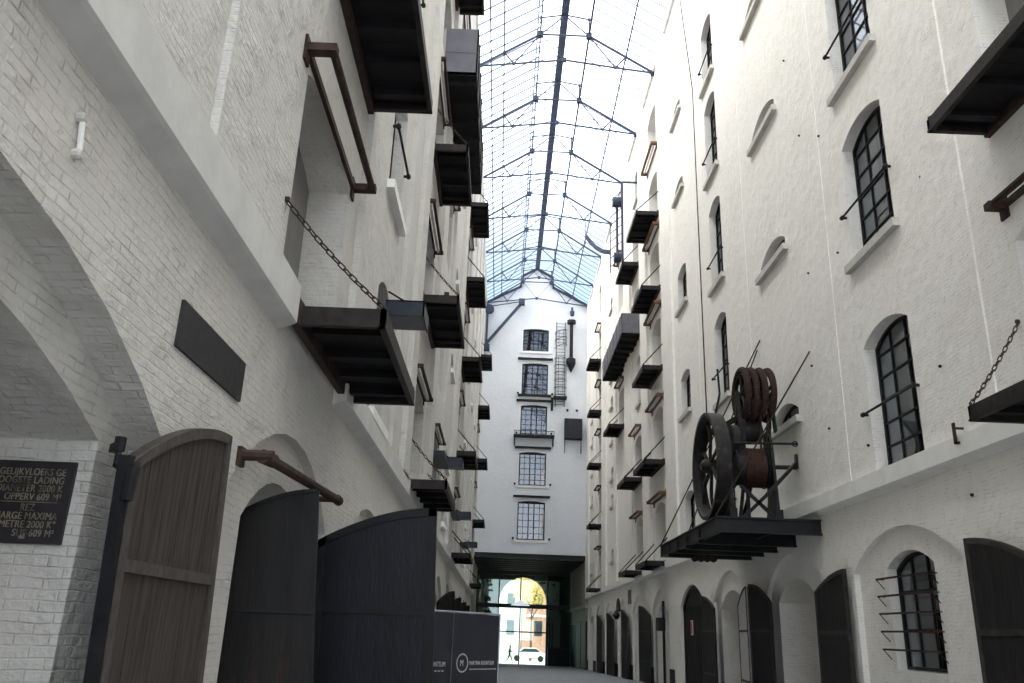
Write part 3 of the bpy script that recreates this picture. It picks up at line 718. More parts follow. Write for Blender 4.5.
# ------------------------------------------------------------------ door leaves
def leaf(hx, hy, fx, fy, z0, zh, zf, label, panel='door', frame='doorf', th=.07, rails=(1.75,), fr=.09, curve=.5, pintle=True, name='door_leaf', sideface=-1, group=None, lean=0.):
    """half-arched leaf: hinge edge at (hx,hy) height zh, free edge at (fx,fy) height zf"""
    t = thing(name, (hx, hy, z0), label, 'door', group)
    H = Vector((hx, hy, 0)); D = Vector((fx - hx, fy - hy, 0)); L = D.length; D.normalize(); Nn = Vector((-D.y, D.x, 0)) * th
    def top(u):   # quarter-arch outline
        return zh + (zf - zh) * (1 - (1 - min(1, u)) ** 2) ** curve if False else zh + (zf - zh) * math.sin(min(1, u) * pi / 2) ** .9
    n = 12
    outer = [(0, z0), (L, z0)] + [(L * (1 - i / n), top(1 - i / n)) for i in range(n + 1)]
    def P(u, z, off=0.): p = H + D * (u + lean * (zh - z) / (zh - z0)) + Nn * off; return (p.x, p.y, z)
    m = MB(); m.prism([P(u, z, .25) for u, z in outer], Nn * .5)
    if panel != 'door_blue':
        k = 6
        for i in range(1, k): 
            u = L * i / k
            for off in (.2, .76): m.prism([P(u - .006, z0 + .1, off), P(u + .006, z0 + .1, off), P(u + .006, top(u / L) - .1, off), P(u - .006, top(u / L) - .1, off)], Nn * .04)
    m.build('panel', panel, t)
    f = MB()
    def seg(a, b): f.prism([P(*a[0]), P(*a[1]), P(*b[1]), P(*b[0])], Nn)
    seg(((0, z0), (fr, z0)), ((0, zh), (fr, top(fr / L)))); seg(((L - fr, z0), (L, z0)), ((L - fr, top(1 - fr / L)), (L, zf)))
    for i in range(n): u0 = L * i / n; u1 = L * (i + 1) / n; seg(((u0, top(u0 / L) - fr), (u0, top(u0 / L))), ((u1, top(u1 / L) - fr), (u1, top(u1 / L))))
    f.build('frame', frame, t)
    for r_ in rails:
        f = MB(); f.prism([P(fr, r_), P(L - fr, r_), P(L - fr, r_ + fr), P(fr, r_ + fr)], Nn); f.build('rail', frame, t)
    if pintle:
        for z in (zh - .14, z0 + .5):
            q = MB(); p = H - D * .02; q.tube((p.x, p.y, z - .1), (p.x, p.y, z + .1), .04, 8); q.bar(P(0, z - .05, .5), P(.45, z - .05, .5), .02, .06)
            q.build('hinge', 'iron', t)
    return t
# three big leaves on the left
d1 = leaf(-2.245, 5.04, -2.215, 6.70, .02, 2.50, 3.02, 'weathered grey-brown wooden arched door leaf, first from the left', panel='oak', frame='oakf', th=.09, rails=(1.86,), fr=.075, lean=.20)
q = MB(); q.bar((-2.56, 5.40, 2.64), (-2.46, 5.28, 2.64), .055, .055); q.tube((-2.46, 5.26, 2.60), (-2.46, 5.26, 2.69), .035, 8); q.tube((-2.46, 5.26, 2.60), (-2.42, 5.18, 2.50), .022, 6); q.tube((-2.42, 5.18, 2.50), (-2.28, 5.04, 2.44), .025, 6); q.build('pintle', 'iron', d1)
q = MB(); q.bar((-2.29, 5.22, .03), (-2.29, 5.02, 2.53), .07, .08); q.build('hanging_post', 'iron', d1)
d2 = leaf(-2.82, 8.53, -1.88, 8.66, .02, 2.55, 2.93, 'black rust-streaked arched door leaf between the grey-brown leaf and the wide blue-black one', panel='door', frame='doorf', th=.07, rails=(1.70,), fr=.03, lean=.20)
q = MB(); q.tube((-2.78, 8.5, 2.52), (-2.78, 8.5, 2.66), .06, 8); q.bar((-2.95, 8.5, 2.6), (-2.78, 8.5, 2.6), .06, .06); q.build('pintle', 'rust', d2)
d3 = leaf(-2.24, 10.4, -.80, 10.4, .02, 2.58, 3.02, 'wide blue-black arched door leaf standing out from the left wall', panel='door_blue', frame='doorf', th=.10, rails=(1.75,), fr=.10, lean=.10)
q = MB(); q.torus((-2.22, 10.36, 1.02), (0, 1, 0), .045, .012, 12, 6); q.box(-2.26, -2.18, 10.37, 10.4, 1.05, 1.12); q.build('ring_handle', 'rust', d3)
# left far leaves folded against the wall
for k, yy in enumerate((33.0, 39.3, 45.4, 51.4)):
    leaf(-2.3, yy, -1.75, yy + 1.0, gz(yy), 2.6, 3.05, 'dark arched door leaf against the left wall behind the banner fence, %s from the camera' % ORD[k], panel='door', rails=(1.6,), pintle=False)
# right leaves
RL_ = [((7.26, 11.35), (7.20, 13.02), 2.75, 3.22, 'door_b', 'large dark door leaf folded back at the right edge of the photo'),
       ((7.24, 19.85), (7.22, 18.0), 2.72, 3.12, 'door_b', 'dark door leaf folded back on the right wall, left of the barred window'),
       ((7.20, 22.85), (7.02, 24.15), 2.60, 3.12, 'door', 'black door leaf on the pier right of the second white archway from the camera'),
       ((7.22, 26.3), (6.98, 24.5), 2.60, 3.08, 'wpaint', 'narrow pale grey door leaf meeting a black one on the right wall'),
       ((7.20, 28.9), (7.15, 30.5), 2.60, 3.05, 'door_b', 'narrow grey-brown door leaf beside the closed arched door'),
       ((7.20, 41.3), (7.05, 43.6), 2.60, 3.10, 'door', 'black door leaf beside the first tall white doorway beyond the arched door'),
       ((7.20, 48.4), (7.10, 50.2), 2.60, 3.05, 'door', 'black door leaf on the far side of the first tall white doorway'),
       ((7.20, 54.3), (7.00, 56.2), 2.55, 3.0, 'door', 'black door leaf before the second tall white doorway on the right'),
       ((7.20, 60.7), (7.05, 62.3), 2.55, 3.0, 'door', 'black door leaf after the second tall white doorway on the right')]
for (h, f, zh, zf, pn, lab) in RL_:
    leaf(h[0], h[1], f[0], f[1], gz(h[1]) + .03, zh, zf, lab, panel=pn, rails=(1.85, .5) if h[1] > 20 else (1.8,), fr=.06 if h[1] > 20 else .09, pintle=False, frame='railgrey')
# closed arched door
cd = thing('arched_door', (7.55, 33.2, gz(33)), 'closed dark arched double door with a small red and white notice', 'door')
m = MB(); fill(m, lambda a, z: (7.52, a, z), arch(31.22, 35.28, gz(35), 3.58, .75), None); fill(m, lambda a, z: (7.58, a, z), arch(31.22, 35.28, gz(35), 3.58, .75), None)
for k in range(15): a = 31.4 + k * .27; m.box(7.50, 7.52, a, a + .02, gz(35), 2.8)
m.build('leaf_pair', 'door_b', cd)
pl = arch(31.22, 35.28, gz(35), 3.58, .75); ins = arch(31.36, 35.14, gz(35), 3.44, .72); m = MB()
for i in range(1, len(pl)): j = (i + 1) % len(pl); m.poly([(7.48, *pl[i]), (7.48, *pl[j]), (7.48, *ins[j]), (7.48, *ins[i])]); m.poly([(7.48, *ins[i]), (7.48, *ins[j]), (7.52, *ins[j]), (7.52, *ins[i])])
m.build('frame', 'doorf', cd, fix=False)
no = tag(MB().box(7.465, 7.478, 33.55, 33.95, 1.75, 2.3).build('door_notice', 'wpaint', origin='base'), 'small red and white notice on the closed arched door', 'sign')
MB().box(7.455, 7.466, 33.72, 33.88, 1.8, 2.25).build('red_panel', 'red', no)
# lamp post / drain pipe and wall fittings
dp = thing('drain_pipe', (7.2, 38.1, gz(38)), 'thin black pipe with a box standing before the right wall arcade', 'pipe')
MB().tube((7.2, 38.1, gz(38)), (7.2, 38.1, 3.15), .06, 8).build('pipe', 'iron', dp)
MB().box(7.0, 7.3, 38.2, 38.9, 1.9, 2.45).build('box', 'plinth', dp)
vt = thing('arched_lantern', (7.2, 51.6, 3.0), 'dark fan topped wall lantern among the far right arches', 'lantern')
m = MB(); m.prism([(7.05, a, z) for a, z in arch(50.9, 52.4, 3.0, 3.75, .6)], (.06, 0, 0)); m.build('fan_crest', 'iron', vt)
MB().lathe((6.95, 51.6, 2.75), (0, 0, 1), [(-.2, 0), (-.18, .1), (0, .22), (.05, .24), (.3, .06), (.32, 0)], 12).build('lamp', 'beam', vt)
MB().tube((6.95, 51.6, 3.05), (7.38, 51.6, 3.1), .03).build('arm', 'iron', vt)
tag(MB().box(7.30, 7.38, 48.4, 49.3, 3.35, 4.1).build('wall_plate', 'gsteel', origin='base'), 'grey rectangular plate on the right wall above the far arches', 'plate')
for i, (y, z, lab) in enumerate(((12.8, 4.72, 'small rusty iron bracket standing on the right string course near the platform'),)):
    t = MB(); t.box(7.10, 7.13, y - .03, y + .03, z - .05, z + .28); t.box(7.10, 7.22, y - .03, y + .03, z - .06, z - .02); t.box(7.1, 7.3, y - .02, y + .02, z + .18, z + .21); tag(t.build('iron_bracket', 'rust', origin='base'), lab, 'bracket')
tie = [(13.25, 6.1), (16.3, 5.4), (13.0, 9.6), (16.8, 9.9), (17.2, 13.2), (18.6, 10.2), (18.9, 7.9), (18.4, 14.0), (19.0, 16.8), (18.2, 6.2), (23.2, 8.3), (13.0, 3.9)]
t0 = None
for i, (y, z) in enumerate(tie):
    if t0 is None:
        m = MB(); m.lathe((RX, y, z), (-1, 0, 0), [(0, .028), (.03, .028), (.045, .012), (.045, 0)], 8); t0 = tag(m.build('wall_pin', 'iron', origin=(RX, y, z)), 'small dark iron pin head in the white right wall', 'pin', 'iron pin heads in the right wall')
    else: c = t0.copy(); COL.objects.link(c); c.location = (RX if z > 4.8 else RXL, y, z)
# left wall fittings
sb = tag(MB().box(LXL - .0, LXL + .025, 5.56, 7.08, 3.42, 3.77).build('slate_board', 'slate', origin='base'), 'blank dark slate board fixed slanting in view above the grey-brown door leaf', 'board')
an = thing('wall_hook', (LXL, 3.84, 4.0), 'white painted iron hook high on the left wall above the big arch', 'hook')
m = MB(); m.tube((LXL + .03, 3.84, 4.12), (LXL + .03, 3.88, 3.92), .016, 8); m.build('bar', 'stone', an)
for z, y in ((4.12, 3.84), (3.92, 3.88)): MB().lathe((LXL, y, z), (1, 0, 0), [(0, .03), (.035, .032), (.05, .02), (.05, 0)], 10).build('stud', 'sill', an)
gb2 = thing('door_bar', (-2.1, 8.6, 3.0), 'thick rusty iron bar held out from the left wall above the second door leaf', 'bar')
MB().tube((-2.12, 7.32, 2.99), (-1.98, 10.05, 3.02), .050, 10).build('bar', 'rust', gb2)
m = MB(); m.tube((LXL, 7.32, 3.0), (-2.05, 7.32, 3.0), .05, 8); m.box(LXL, LXL + .04, 7.26, 7.40, 2.90, 3.07); m.tube((-2.14, 7.30, 2.99), (-2.10, 7.50, 2.99), .065, 10); m.build('bracket', 'rust', gb2)
m = MB(); m.tube((LXL, 10.0, 3.02), (-1.93, 10.0, 3.02), .035, 8); m.lathe((-1.98, 10.05, 3.02), (0, 1, 0), [(-.06, .06), (.06, .06), (.06, 0)], 10); m.build('bracket', 'rust', gb2)

# enamel load sign inside the left passage
def text_mesh(txt, size, mat, parent, origin_fn, align='LEFT', ext=.003, xs=1.0):
    cu = bpy.data.curves.new('lettering', 'FONT'); cu.body = txt; cu.size = size; cu.align_x = align; cu.extrude = ext; cu.space_character = 1.05
    ob = bpy.data.objects.new('lettering', cu); COL.objects.link(ob)
    dg = bpy.context.evaluated_depsgraph_get(); me = bpy.data.meshes.new_from_object(ob.evaluated_get(dg)); bpy.data.objects.remove(ob)
    for v in me.vertices: v.co = Vector(origin_fn(v.co.x * xs, v.co.y, v.co.z))
    o = bpy.data.objects.new('lettering', me); COL.objects.link(o); me.materials.clear(); me.materials.append(M[mat]); o.parent = parent
    o.matrix_parent_inverse = Matrix.Identity(4)
    return o
sg = thing('enamel_sign', (-3.4, 5.29, 1.98), 'black enamel load limit sign with worn cream lettering inside the left archway', 'sign')
SY = 5.285; SX1 = -2.715; SX0 = -4.1; SZ0 = 2.01; SZ1 = 2.52
MB().box(SX0, SX1, SY - .012, SY + .015, SZ0, SZ1).build('plate', 'signb', sg)
rows = ['GELIJKVLOERS GE', 'HOOGSTE LADING', 'DIAMETER 2000 K', 'OPPERV 609 M\u00b2', None, 'REZ    ', 'CHARGE MAXIMA', 'METRE 2000 K\u00b0', 'SUP 609 M\u00b2']
zz = SZ1 - .038; q = MB()
for r_ in rows:
    if r_ is None: q.box(SX1 - .42, SX1 - .07, SY - .016, SY - .010, zz - .014, zz - .010); zz -= .014; continue
    zz -= .052; xr = SX1 - (.05 if not r_.startswith('REZ') else .2)
    text_mesh(r_.strip(), .062, 'letters', sg, lambda x, y, z, zz=zz, xr=xr: (xr + x - sg.location.x, SY - .014 - z - sg.location.y, zz + y - sg.location.z), align='RIGHT', xs=.82)
q.build('rule', 'letters', sg)

# banner fence
bf = [(-1.25, 12.9, -.70, 13.55), (-.70, 13.55, .02, 14.45)]
labs = ['left dark printed banner panel of the site fence, mostly hidden by the blue-black door leaf', 'right dark printed banner panel of the site fence with a circle logo']
for i, (xa, ya, xb, yb) in enumerate(bf):
    t = thing('fence_panel', (xa, ya, 0), labs[i], 'fence', 'banner covered fence panels')
    A = Vector((xa, ya, 0)); B = Vector((xb, yb, 0)); D = (B - A).normalized(); N_ = Vector((D.y, -D.x, 0)); L = (B - A).length
    def P(u, z, o=0): p = A + D * u + N_ * o; return (p.x, p.y, z)
    m = MB(); m.prism([P(.02, .12), P(L - .02, .12), P(L - .02, 1.85), P(.02, 1.85)], N_ * .01)
    m.build('banner', 'banner', t)
    m = MB(); m.tube(P(0, .02), P(0, 1.88), .018); m.tube(P(L, .02), P(L, 1.88), .018); m.tube(P(0, 1.87), P(L, 1.87), .016); m.tube(P(0, .1), P(L, .1), .016); m.build('tube_frame', 'galv', t)
    m = MB(); f0 = P(L * .25, 0); m.box(f0[0] - .1, f0[0] + .1, f0[1] - .3, f0[1] + .3, 0, .1); m.build('foot', 'plinth', t)
    def on(x0, z0): return lambda x, y, z: (lambda p: (p[0] - t.location.x, p[1] - t.location.y, p[2] - t.location.z))(P(x0 + x, z0 + y, .013 + z))
    if i == 1:
        m = MB()
        for k in range(24):
            a0 = 2 * pi * k / 24; a1 = 2 * pi * (k + 1) / 24
            m.poly([P(.25 + r * math.cos(a), 1.13 + r * math.sin(a), .016) for r, a in ((.14, a0), (.14, a1), (.118, a1), (.118, a0))])
        m.build('circle_logo', 'bannertext', t, fix=False)
        text_mesh('M', .13, 'bannertext', t, on(.20, 1.085), xs=.8)
        text_mesh('MARTINA BOONTSUM', .085, 'bannertext', t, on(.42, 1.10), xs=.68)
        m = MB(); 
        for k in range(9): m.prism([P(.43 + k * .075, 1.03, .012), P(.49 + k * .075, 1.03, .012), P(.49 + k * .075, 1.045, .012), P(.43 + k * .075, 1.045, .012)], N_ * .003)
        m.build('small_print', 'bannertext', t)
    else:
        text_mesh('BOONTSUM', .10, 'bannertext', t, on(.32, 1.08), xs=.7)
        m = MB()
        for k in range(5): m.prism([P(.34 + k * .075, 1.01, .012), P(.39 + k * .075, 1.01, .012), P(.39 + k * .075, 1.028, .012), P(.34 + k * .075, 1.028, .012)], N_ * .003)
        m.build('small_print', 'bannertext', t)

# ------------------------------------------------------------------ hoisting machine on the right
hp = thing('hoist_platform', (6.1, 23, 4.0), 'large steel beam platform carrying the old hoisting machine on the right wall', 'platform')
XO = 4.93; YA, YB = 19.45, 26.3; ZB, ZT = 3.98, 4.30
def ibeam(a, b, name='beam', w=.16, h=.32):
    m = MB(); a = Vector(a); b = Vector(b)
    m.bar(a + Vector((0, 0, h / 2)), b + Vector((0, 0, h / 2)), w, .035); m.bar(a - Vector((0, 0, h / 2)), b - Vector((0, 0, h / 2)), w, .035); m.bar(a, b, .03, h)
    return m.build(name, 'beam', hp)
zc = (ZB + ZT) / 2
ibeam((XO + .08, YA, zc), (XO + .08, YB, zc), 'edge_beam')
for y in (YA, 21.2, 22.7, 23.9, 25.1, YB): ibeam((XO, y, zc - (.0 if y in (YA, YB) else .1)), (RX + .1, y, zc - (.0 if y in (YA, YB) else .1)), 'cross_beam')
for x in (6.4,): ibeam((x, YA, zc + .02), (x, YB, zc + .02), 'edge_beam', .1, .22)
m = MB()
for k in range(12): x = 5.05 + k * .185; m.box(x, x + .17, YA + .05, YB - .05, ZT + .01, ZT + .035) if k not in (3, 4, 5) else (m.box(x, x + .17, YA + .05, 21.5, ZT + .01, ZT + .035), m.box(x, x + .17, 24.2, YB - .05, ZT + .01, ZT + .035))
m.build('decking', 'beam', hp)
for a, b in (((XO, YA, ZT), (RX, 19.0, 8.3)), ((XO, YB, ZT), (RX, 22.7, 9.9)), ((XO + .7, YB, ZT), (RX, 23.0, 9.7))):
    MB().tube(a, b, .02, 6).build('tension_rod', 'edge', hp)
hm = thing('hoisting_machine', (6.0, 20.6, ZT), 'old iron hoisting winch with big flywheel, rope coils and drum on the steel platform', 'winch')
CY_, CZ_ = 20.55, 5.70
fw = MB(); R_ = 1.33
fw.lathe((5.16, CY_, CZ_), (1, 0, 0), [(-.17, R_), (.17, R_), (.17, R_ - .09), (.05, R_ - .14), (-.05, R_ - .14), (-.17, R_ - .09)], 48, closed=True)
fwo = fw.build('flywheel', 'wheel', hm, smooth=True)
for k in range(6):
    a = 2 * pi * k / 6 + .3; m = MB(); prev = None
    for j in range(6):
        r = .15 + (R_ - .28) * j / 5; aa = a + .35 * math.sin(j / 5 * pi); p = (5.16, CY_ + r * math.cos(aa), CZ_ + r * math.sin(aa))
        if prev: m.tube(prev, p, .045, 6)
        prev = p
    m.build('spoke', 'wheel', fwo)
MB().lathe((5.16, CY_, CZ_), (1, 0, 0), [(-.24, 0), (-.24, .10), (-.14, .18), (.14, .18), (.24, .12), (.24, 0)], 20).build('hub', 'wheel', fwo, smooth=True)
MB().tube((4.9, CY_, CZ_), (7.3, CY_, CZ_ + .05), .055, 10).build('axle', 'wheel', hm)
m = MB(); m.lathe((6.12, CY_, CZ_), (1, 0, 0), [(-.42, 0), (-.42, .50), (-.38, .52), (-.36, .45), (.34, .45), (.36, .52), (.40, .50), (.40, 0)], 32)
m.build('drum', 'wheel', hm, smooth=True)
m = MB()
for k in range(7): m.torus((5.98 + k * .07, CY_, CZ_), (1, 0, 0), .455, .04, 28, 6)
m.build('drum_rope', 'drum', hm, smooth=True)
SZ_ = 7.60
for k in range(4):
    x = 6.03 + k * .215; m = MB()
    m.torus((x, CY_, SZ_), (1, 0, 0), .62, .088, 40, 8)
    for q_ in range(60):
        a = 2 * pi * q_ / 60; m.torus((x, CY_ + .62 * math.cos(a), SZ_ + .62 * math.sin(a)), (0.45, -math.sin(a), math.cos(a)), .088, .010, 8, 4)
    o = m.build('rope_coil', 'rope', hm, smooth=True)
    q = MB(); q.lathe((x, CY_, SZ_), (1, 0, 0), [(-.04, .57), (.04, .57), (.04, .50), (-.04, .50)], 28, closed=True)
    for j in range(5): a = 2 * pi * j / 5 + .3; q.tube((x, CY_, SZ_), (x, CY_ + .52 * math.cos(a), SZ_ + .52 * math.sin(a)), .035, 6)
    q.build('sheave', 'wheel', o)
MB().tube((5.88, CY_, SZ_), (6.85, CY_, SZ_), .07, 10).build('sheave_axle', 'wheel', hm)
MB().lathe((6.2, CY_ + .1, 6.62), (1, 0, 0), [(-.28, 0), (-.28, .26), (-.2, .30), (.2, .30), (.28, .26), (.28, 0)], 20).build('gear_case', 'wheel', hm, smooth=True)
MB().lathe((5.75, CY_, 6.35), (1, 0, 0), [(-.08, 0), (-.08, .42), (.08, .42), (.08, 0)], 24).build('pinion', 'wheel', hm, smooth=True)
for x in (5.48, 6.58):
    m = MB(); pts = [(x, 19.98, ZT), (x, 20.95, ZT), (x, 20.70, 4.9), (x, 20.66, 5.6), (x, 20.80, 6.3), (x, 20.75, 6.6), (x, 20.40, 6.65), (x, 20.22, 6.3)]
    m.prism(pts, (.07, 0, 0)); m.box(x - .05, x + .12, 19.95, 20.0 + .05, ZT, ZT + .3)
    m.build('side_plate', 'beam', hm)
for x in (5.92, 6.78):
    m = MB(); m.bar((x, 20.35, 6.6), (x, CY_, SZ_ + .06), .06, .14); m.bar((x, 20.9, 6.5), (x, CY_, SZ_ + .06), .06, .12); m.build('sheave_arm', 'wheel', hm)
for a, b in (((5.72, 20.0, 5.15), (6.56, 20.0, 4.36)), ((5.72, 20.0, 4.36), (6.56, 20.0, 5.15)), ((6.15, 20.9, 5.6), (6.15, 20.9, 4.32)), ((6.0, 20.6, 5.5), (5.75, 20.3, 4.32)), ((6.35, 21.1, 5.5), (6.05, 21.3, 4.32)), ((6.35, 20.0, 4.95), (RX - .03, 20.4, 5.85))):
    MB().bar(a, b, .06, .08).build('brace', 'beam', hm)
MB().box(RX - .06, RX - .01, 20.34, 20.46, 5.7, 6.05).build('wall_bracket', 'beam', hm)
m = MB(); m.tube((5.6, 20.1, 6.22), (7.2, 20.1, 6.25), .03, 8); m.torus((7.16, 20.1, 6.25), (0, 1, 0), .06, .02, 12, 6); m.build('control_shaft', 'wheel', hm)
for k in range(4): MB().torus((5.62 + k * .18, 24.7, 4.12), (1, 0, 0), .32, .085, 24, 8).build('lower_coil', 'rope', hm, smooth=True)
MB().tube((5.5, 24.7, 4.12), (6.35, 24.7, 4.12), .04, 8).build('lower_axle', 'wheel', hm)
m = MB()
for k in range(2): m.tube((6.42 + k * .2, 20.3, 7.2), (6.35 + k * .1, 20.25, 5.9), .028, 6)
m.tube((6.15, 21.0, 7.1), (6.15, 21.0, 6.0), .05, 6)
m.build('ropes', 'rope', hm)
m = MB(); m.bar((5.95, 20.5, 7.0), (5.40, 21.5, 6.75), .07, .12); m.bar((5.40, 21.5, 6.75), (5.38, 22.3, 6.3), .05, .08); m.tube((5.45, 21.5, 6.75), (5.75, 21.6, 7.9), .035, 6); m.tube((5.75, 21.6, 7.9), (5.72, 21.6, 8.6), .03, 6); m.build('lever', 'beam', hm)
m = MB(); m.bar((5.95, 20.35, 6.9), (5.95, 20.6, 5.8), .14, .2); m.build('neck_beam', 'wheel', hm)
lr = tag(MB().tube((5.2, 20.9, 7.02), (7.0, 28.2, 22.6), .022, 6).tube((7.0, 28.2, 22.6), (7.0, 30.2, 30.2), .022, 6).build('hoisting_rope', 'rope', origin='base'), 'thin taut rope rising from the flywheel up the right wall to the roof', 'rope')

# ------------------------------------------------------------------ crane and ladder on the far right top, jibs, end-wall fittings
ct = thing('roof_hoist_frame', (6.7, 44.5, 22.0), 'tall dark iron hoist frame with rungs rising from a high right platform to the roof', 'hoist')
for x, y in ((6.37, 43.7), (6.15, 44.3)): MB().bar((x, y, 22.0), (x, y, 27.3 if y < 44 else 26.2), .13, .13).build('post', 'truss', ct)
m = MB()
for k in range(9): z = 22.3 + k * .55; m.tube((6.37, 43.7, z), (5.85, 45.2, z + .1), .03, 6)
m.build('rungs', 'truss', ct)
MB().bar((5.85, 45.2, 22.0), (5.85, 45.2, 25.2), .06, .06).build('post', 'truss', ct)
MB().lathe((6.15, 44.0, 26.1), (1, 0, 0), [(-.3, 0), (-.3, .32), (.3, .32), (.3, 0)], 16).build('pulley', 'truss', ct)
MB().lathe((6.15, 44.3, 22.6), (1, 0, 0), [(-.2, 0), (-.2, .3), (.2, .3), (.2, 0)], 16).build('pulley', 'truss', ct)
MB().bar((6.4, 43.7, 27.3), (7.3, 43.7, 27.3), .1, .1).build('wall_arm', 'truss', ct)
jb = thing('curved_jib', (RX, 56, 28), 'dark curved jib arm reaching from the right wall under the glass roof', 'jib')
m = MB(); pr = None
for j in range(7): u = j / 6; p = (7.25 - 1.75 * u, 56 + .6 * u, 28.5 + 1.6 * u ** 2.0 + .1 * u); 
pts = [(7.25, 56, 28.55), (6.7, 56.1, 28.65), (6.2, 56.3, 29.05), (5.8, 56.5, 29.6), (5.5, 56.6, 30.1)]
for a, b in zip(pts, pts[1:]): m.bar(a, b, .22, .28)
m.build('arm', 'truss', jb); MB().tube((5.45, 56.6, 29.4), (5.45, 56.6, 31.6), .03, 6).build('rod', 'truss', jb)
jc = thing('wall_crane', (-2.2, EY - .5, 26.4), 'slewing jib crane with a sloping arm at the upper left of the end wall', 'crane')
MB().bar((-2.12, EY - .5, 26.2), (-2.12, EY - .5, 30.4), .2, .2).build('post', 'truss', jc)
MB().bar((-2.12, EY - .5, 26.5), (1.0, EY - .5, 30.6), .24, .24).build('arm', 'truss', jc)
MB().box(.75, 1.3, EY - .75, EY - .25, 30.45, 31.0).build('head', 'truss', jc)
MB().tube((-2.1, EY - .5, 30.15), (.8, EY - .5, 30.75), .05).build('tie', 'truss', jc)
MB().lathe((-1.95, EY - .5, 29.9), (0, 1, 0), [(-.2, 0), (-.2, .42), (.2, .42), (.2, 0)], 16).build('pulley', 'truss', jc)
m = MB(); m.box(-2.45, -1.8, EY - .8, EY - .05, 25.9, 26.4); m.build('foot_bracket', 'truss', jc)
ld = thing('caged_ladder', (4.75, EY - .3, 21), 'caged iron ladder beside the upper windows of the end wall', 'ladder')
for x in (4.35, 5.15): MB().tube((x, EY - .12, 20.9), (x, EY - .12, 29.0), .035, 6).build('rail', 'iron', ld)
m = MB()
for k in range(26): z = 21.1 + k * .31; m.tube((4.35, EY - .12, z), (5.15, EY - .12, z), .022, 5)
m.build('rungs', 'iron', ld)
for z in [21.9, 22.6, 23.3, 24.0, 24.7, 25.4, 26.6, 27.3, 28.0]:
    m = MB(); pr = None
    for j in range(9): a = pi * j / 8; p = (4.75 + .55 * math.cos(a), EY - .12 - .65 * math.sin(a), z + (.0 if z < 25.5 else .2 * math.cos(a))); (m.tube(pr, p, .028, 5) if pr else None); pr = p
    m.build('hoop', 'iron', ld)
m = MB()
for j in (1, 3, 5, 7): a = pi * j / 8; p = (4.75 + .55 * math.cos(a), EY - .12 - .65 * math.sin(a)); m.tube((*p, 21.9), (*p, 25.4), .02, 5); m.tube((*p, 26.6), (*p, 28.0), .02, 5)
m.build('cage_straps', 'iron', ld)
MB().box(4.15, 5.35, EY - .8, EY - .02, 21.55, 21.7).build('landing', 'iron', ld)
MB().box(3.95, 4.15, EY - .3, EY - .02, 20.5, 21.7).build('bracket', 'iron', ld)
hz_ = thing('hoist_pole', (5.7, EY - .4, 24.1), 'dark vertical pole with a pointed lower end on the end wall beside the ladder', 'hoist')
MB().lathe((5.7, EY - .4, 24.0), (0, 0, 1), [(0, 0), (.9, .42), (1.35, .42), (1.5, .16), (4.7, .16), (4.8, .4), (5.1, .4), (5.15, 0)], 14).build('pole', 'iron', hz_)
MB().lathe((5.75, EY - .4, 29.6), (0, 0, 1), [(0, 0), (0, .18), (.4, .22), (.5, .1), (.8, .1), (.8, 0)], 12).build('cap', 'truss', hz_)
for z in (25.9, 28.2): MB().bar((5.7, EY - .4, z), (5.7, EY, z), .08, .08).build('bracket', 'iron', hz_)
bx = thing('wall_box', (6.0, EY - .4, 16.7), 'dark box hood on two legs on the end wall right of the windows', 'box')
m = MB(); m.prism([(5.2, EY, 17.9), (5.2, EY - .85, 17.9), (5.2, EY - .75, 19.7), (5.2, EY, 19.85)], (1.55, 0, 0)); m.build('hood', 'plinth', bx)
for x in (5.25, 6.7): MB().bar((x, EY - .06, 17.9), (x, EY - .06, 16.7), .06, .06).build('leg', 'iron', bx)
for i, (x, z, lab) in enumerate(((5.45, 20.6, 'left of the two small dark studs above the dark box on the end wall'), (6.3, 20.6, 'right of the two small dark studs above the dark box on the end wall'))):
    tag(MB().lathe((x, EY, z), (0, -1, 0), [(0, .1), (.12, .12), (.16, 0)], 10).build('wall_stud', 'iron', origin='base'), lab, 'stud')
sn = 0
for a, b in eh[1:]:
    for x in (.95, 4.05):
        o = MB().lathe((x, EY, a + .1), (0, -1, 0), [(0, .09), (.12, .1), (.16, 0)], 10).build('shutter_stud', 'iron', origin='base')
        tag(o, 'small dark iron stud at lower %s corner, end wall window %s' % ('left' if x < 2 else 'right', ['second from top', 'third from top', 'fourth from top', 'at the bottom'][sn // 2]), 'stud', 'iron studs by the end wall windows'); sn += 1

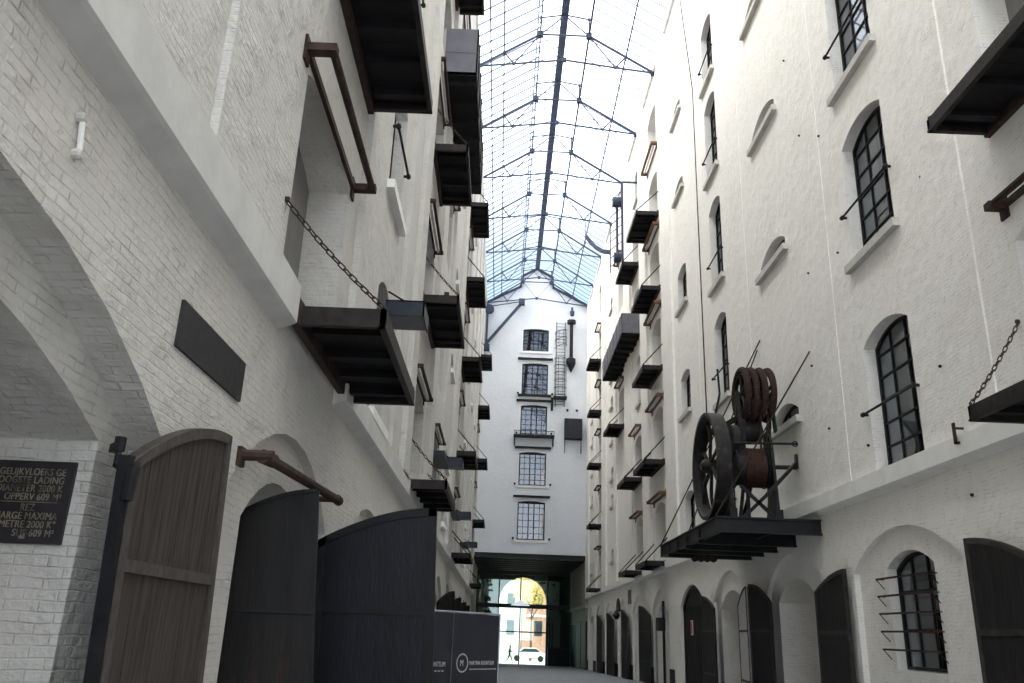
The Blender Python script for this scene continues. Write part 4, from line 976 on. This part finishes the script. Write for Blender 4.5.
# ------------------------------------------------------------------ camera
Fpx = 830.0; CXp, CYp = 512.0, 341.5
yv = Vector((498 - CXp, -(632 - CYp), -Fpx)); k_ = .028; c_ = 21 + .028 * 89
b_ = (-Fpx * Fpx - yv.x * c_) / (yv.x * k_ + yv.y); a_ = c_ + k_ * b_
zv = Vector((a_, b_, -Fpx)); yv.normalize(); zv.normalize(); xv = yv.cross(zv)
R3 = Matrix((xv, yv, zv))      # rows: world axes seen from the camera -> camera-to-world
cam = bpy.data.cameras.new('camera'); co = bpy.data.objects.new('camera', cam); COL.objects.link(co)
cam.sensor_width = 36; cam.sensor_fit = 'HORIZONTAL'; cam.lens = Fpx / 1024 * 36; cam.clip_end = 500; cam.clip_start = .05
co.matrix_world = Matrix.Translation((0, 0, 1.6)) @ R3.to_4x4()
scene.camera = co

# ------------------------------------------------------------------ light
w = bpy.data.worlds.new('sky'); scene.world = w; w.use_nodes = True; nt = w.node_tree
bg = nt.nodes['Background']; tc = nt.nodes.new('ShaderNodeTexCoord'); sp = nt.nodes.new('ShaderNodeSeparateXYZ'); nt.links.new(tc.outputs['Generated'], sp.inputs[0])
cr = nt.nodes.new('ShaderNodeValToRGB'); nt.links.new(sp.outputs[2], cr.inputs[0])
e = cr.color_ramp.elements; e[0].position = .0; e[0].color = (.86, .92, 1, 1); e[1].position = .62; e[1].color = (.97, .985, 1, 1)
for p_, c_ in ((.30, (.62, .72, .85, 1)), (.37, (.21, .29, .36, 1)), (.43, (.27, .33, .38, 1)), (.50, (.80, .88, .98, 1))):
    x_ = cr.color_ramp.elements.new(p_); x_.color = c_
nt.links.new(cr.outputs[0], bg.inputs[0]); bg.inputs[1].default_value = 3.2
sd = bpy.data.lights.new('sun', 'SUN'); so = bpy.data.objects.new('sun', sd); COL.objects.link(so)
sd.energy = 8.0; sd.angle = math.radians(55); sd.color = (1, .93, .82)
so.rotation_euler = Vector((-.95, -.1, 1)).to_track_quat('Z', 'Y').to_euler()
so.location = (0, 0, 45)

scene.view_settings.view_transform = 'Standard'; scene.view_settings.look = 'None'; scene.view_settings.gamma = 1; scene.view_settings.use_curve_mapping = False
scene.view_settings.exposure = 0.16
scene.cycles.max_bounces = 10; scene.cycles.diffuse_bounces = 7; scene.cycles.transparent_max_bounces = 12; scene.cycles.glossy_bounces = 3
scene.cycles.sample_clamp_indirect = 8
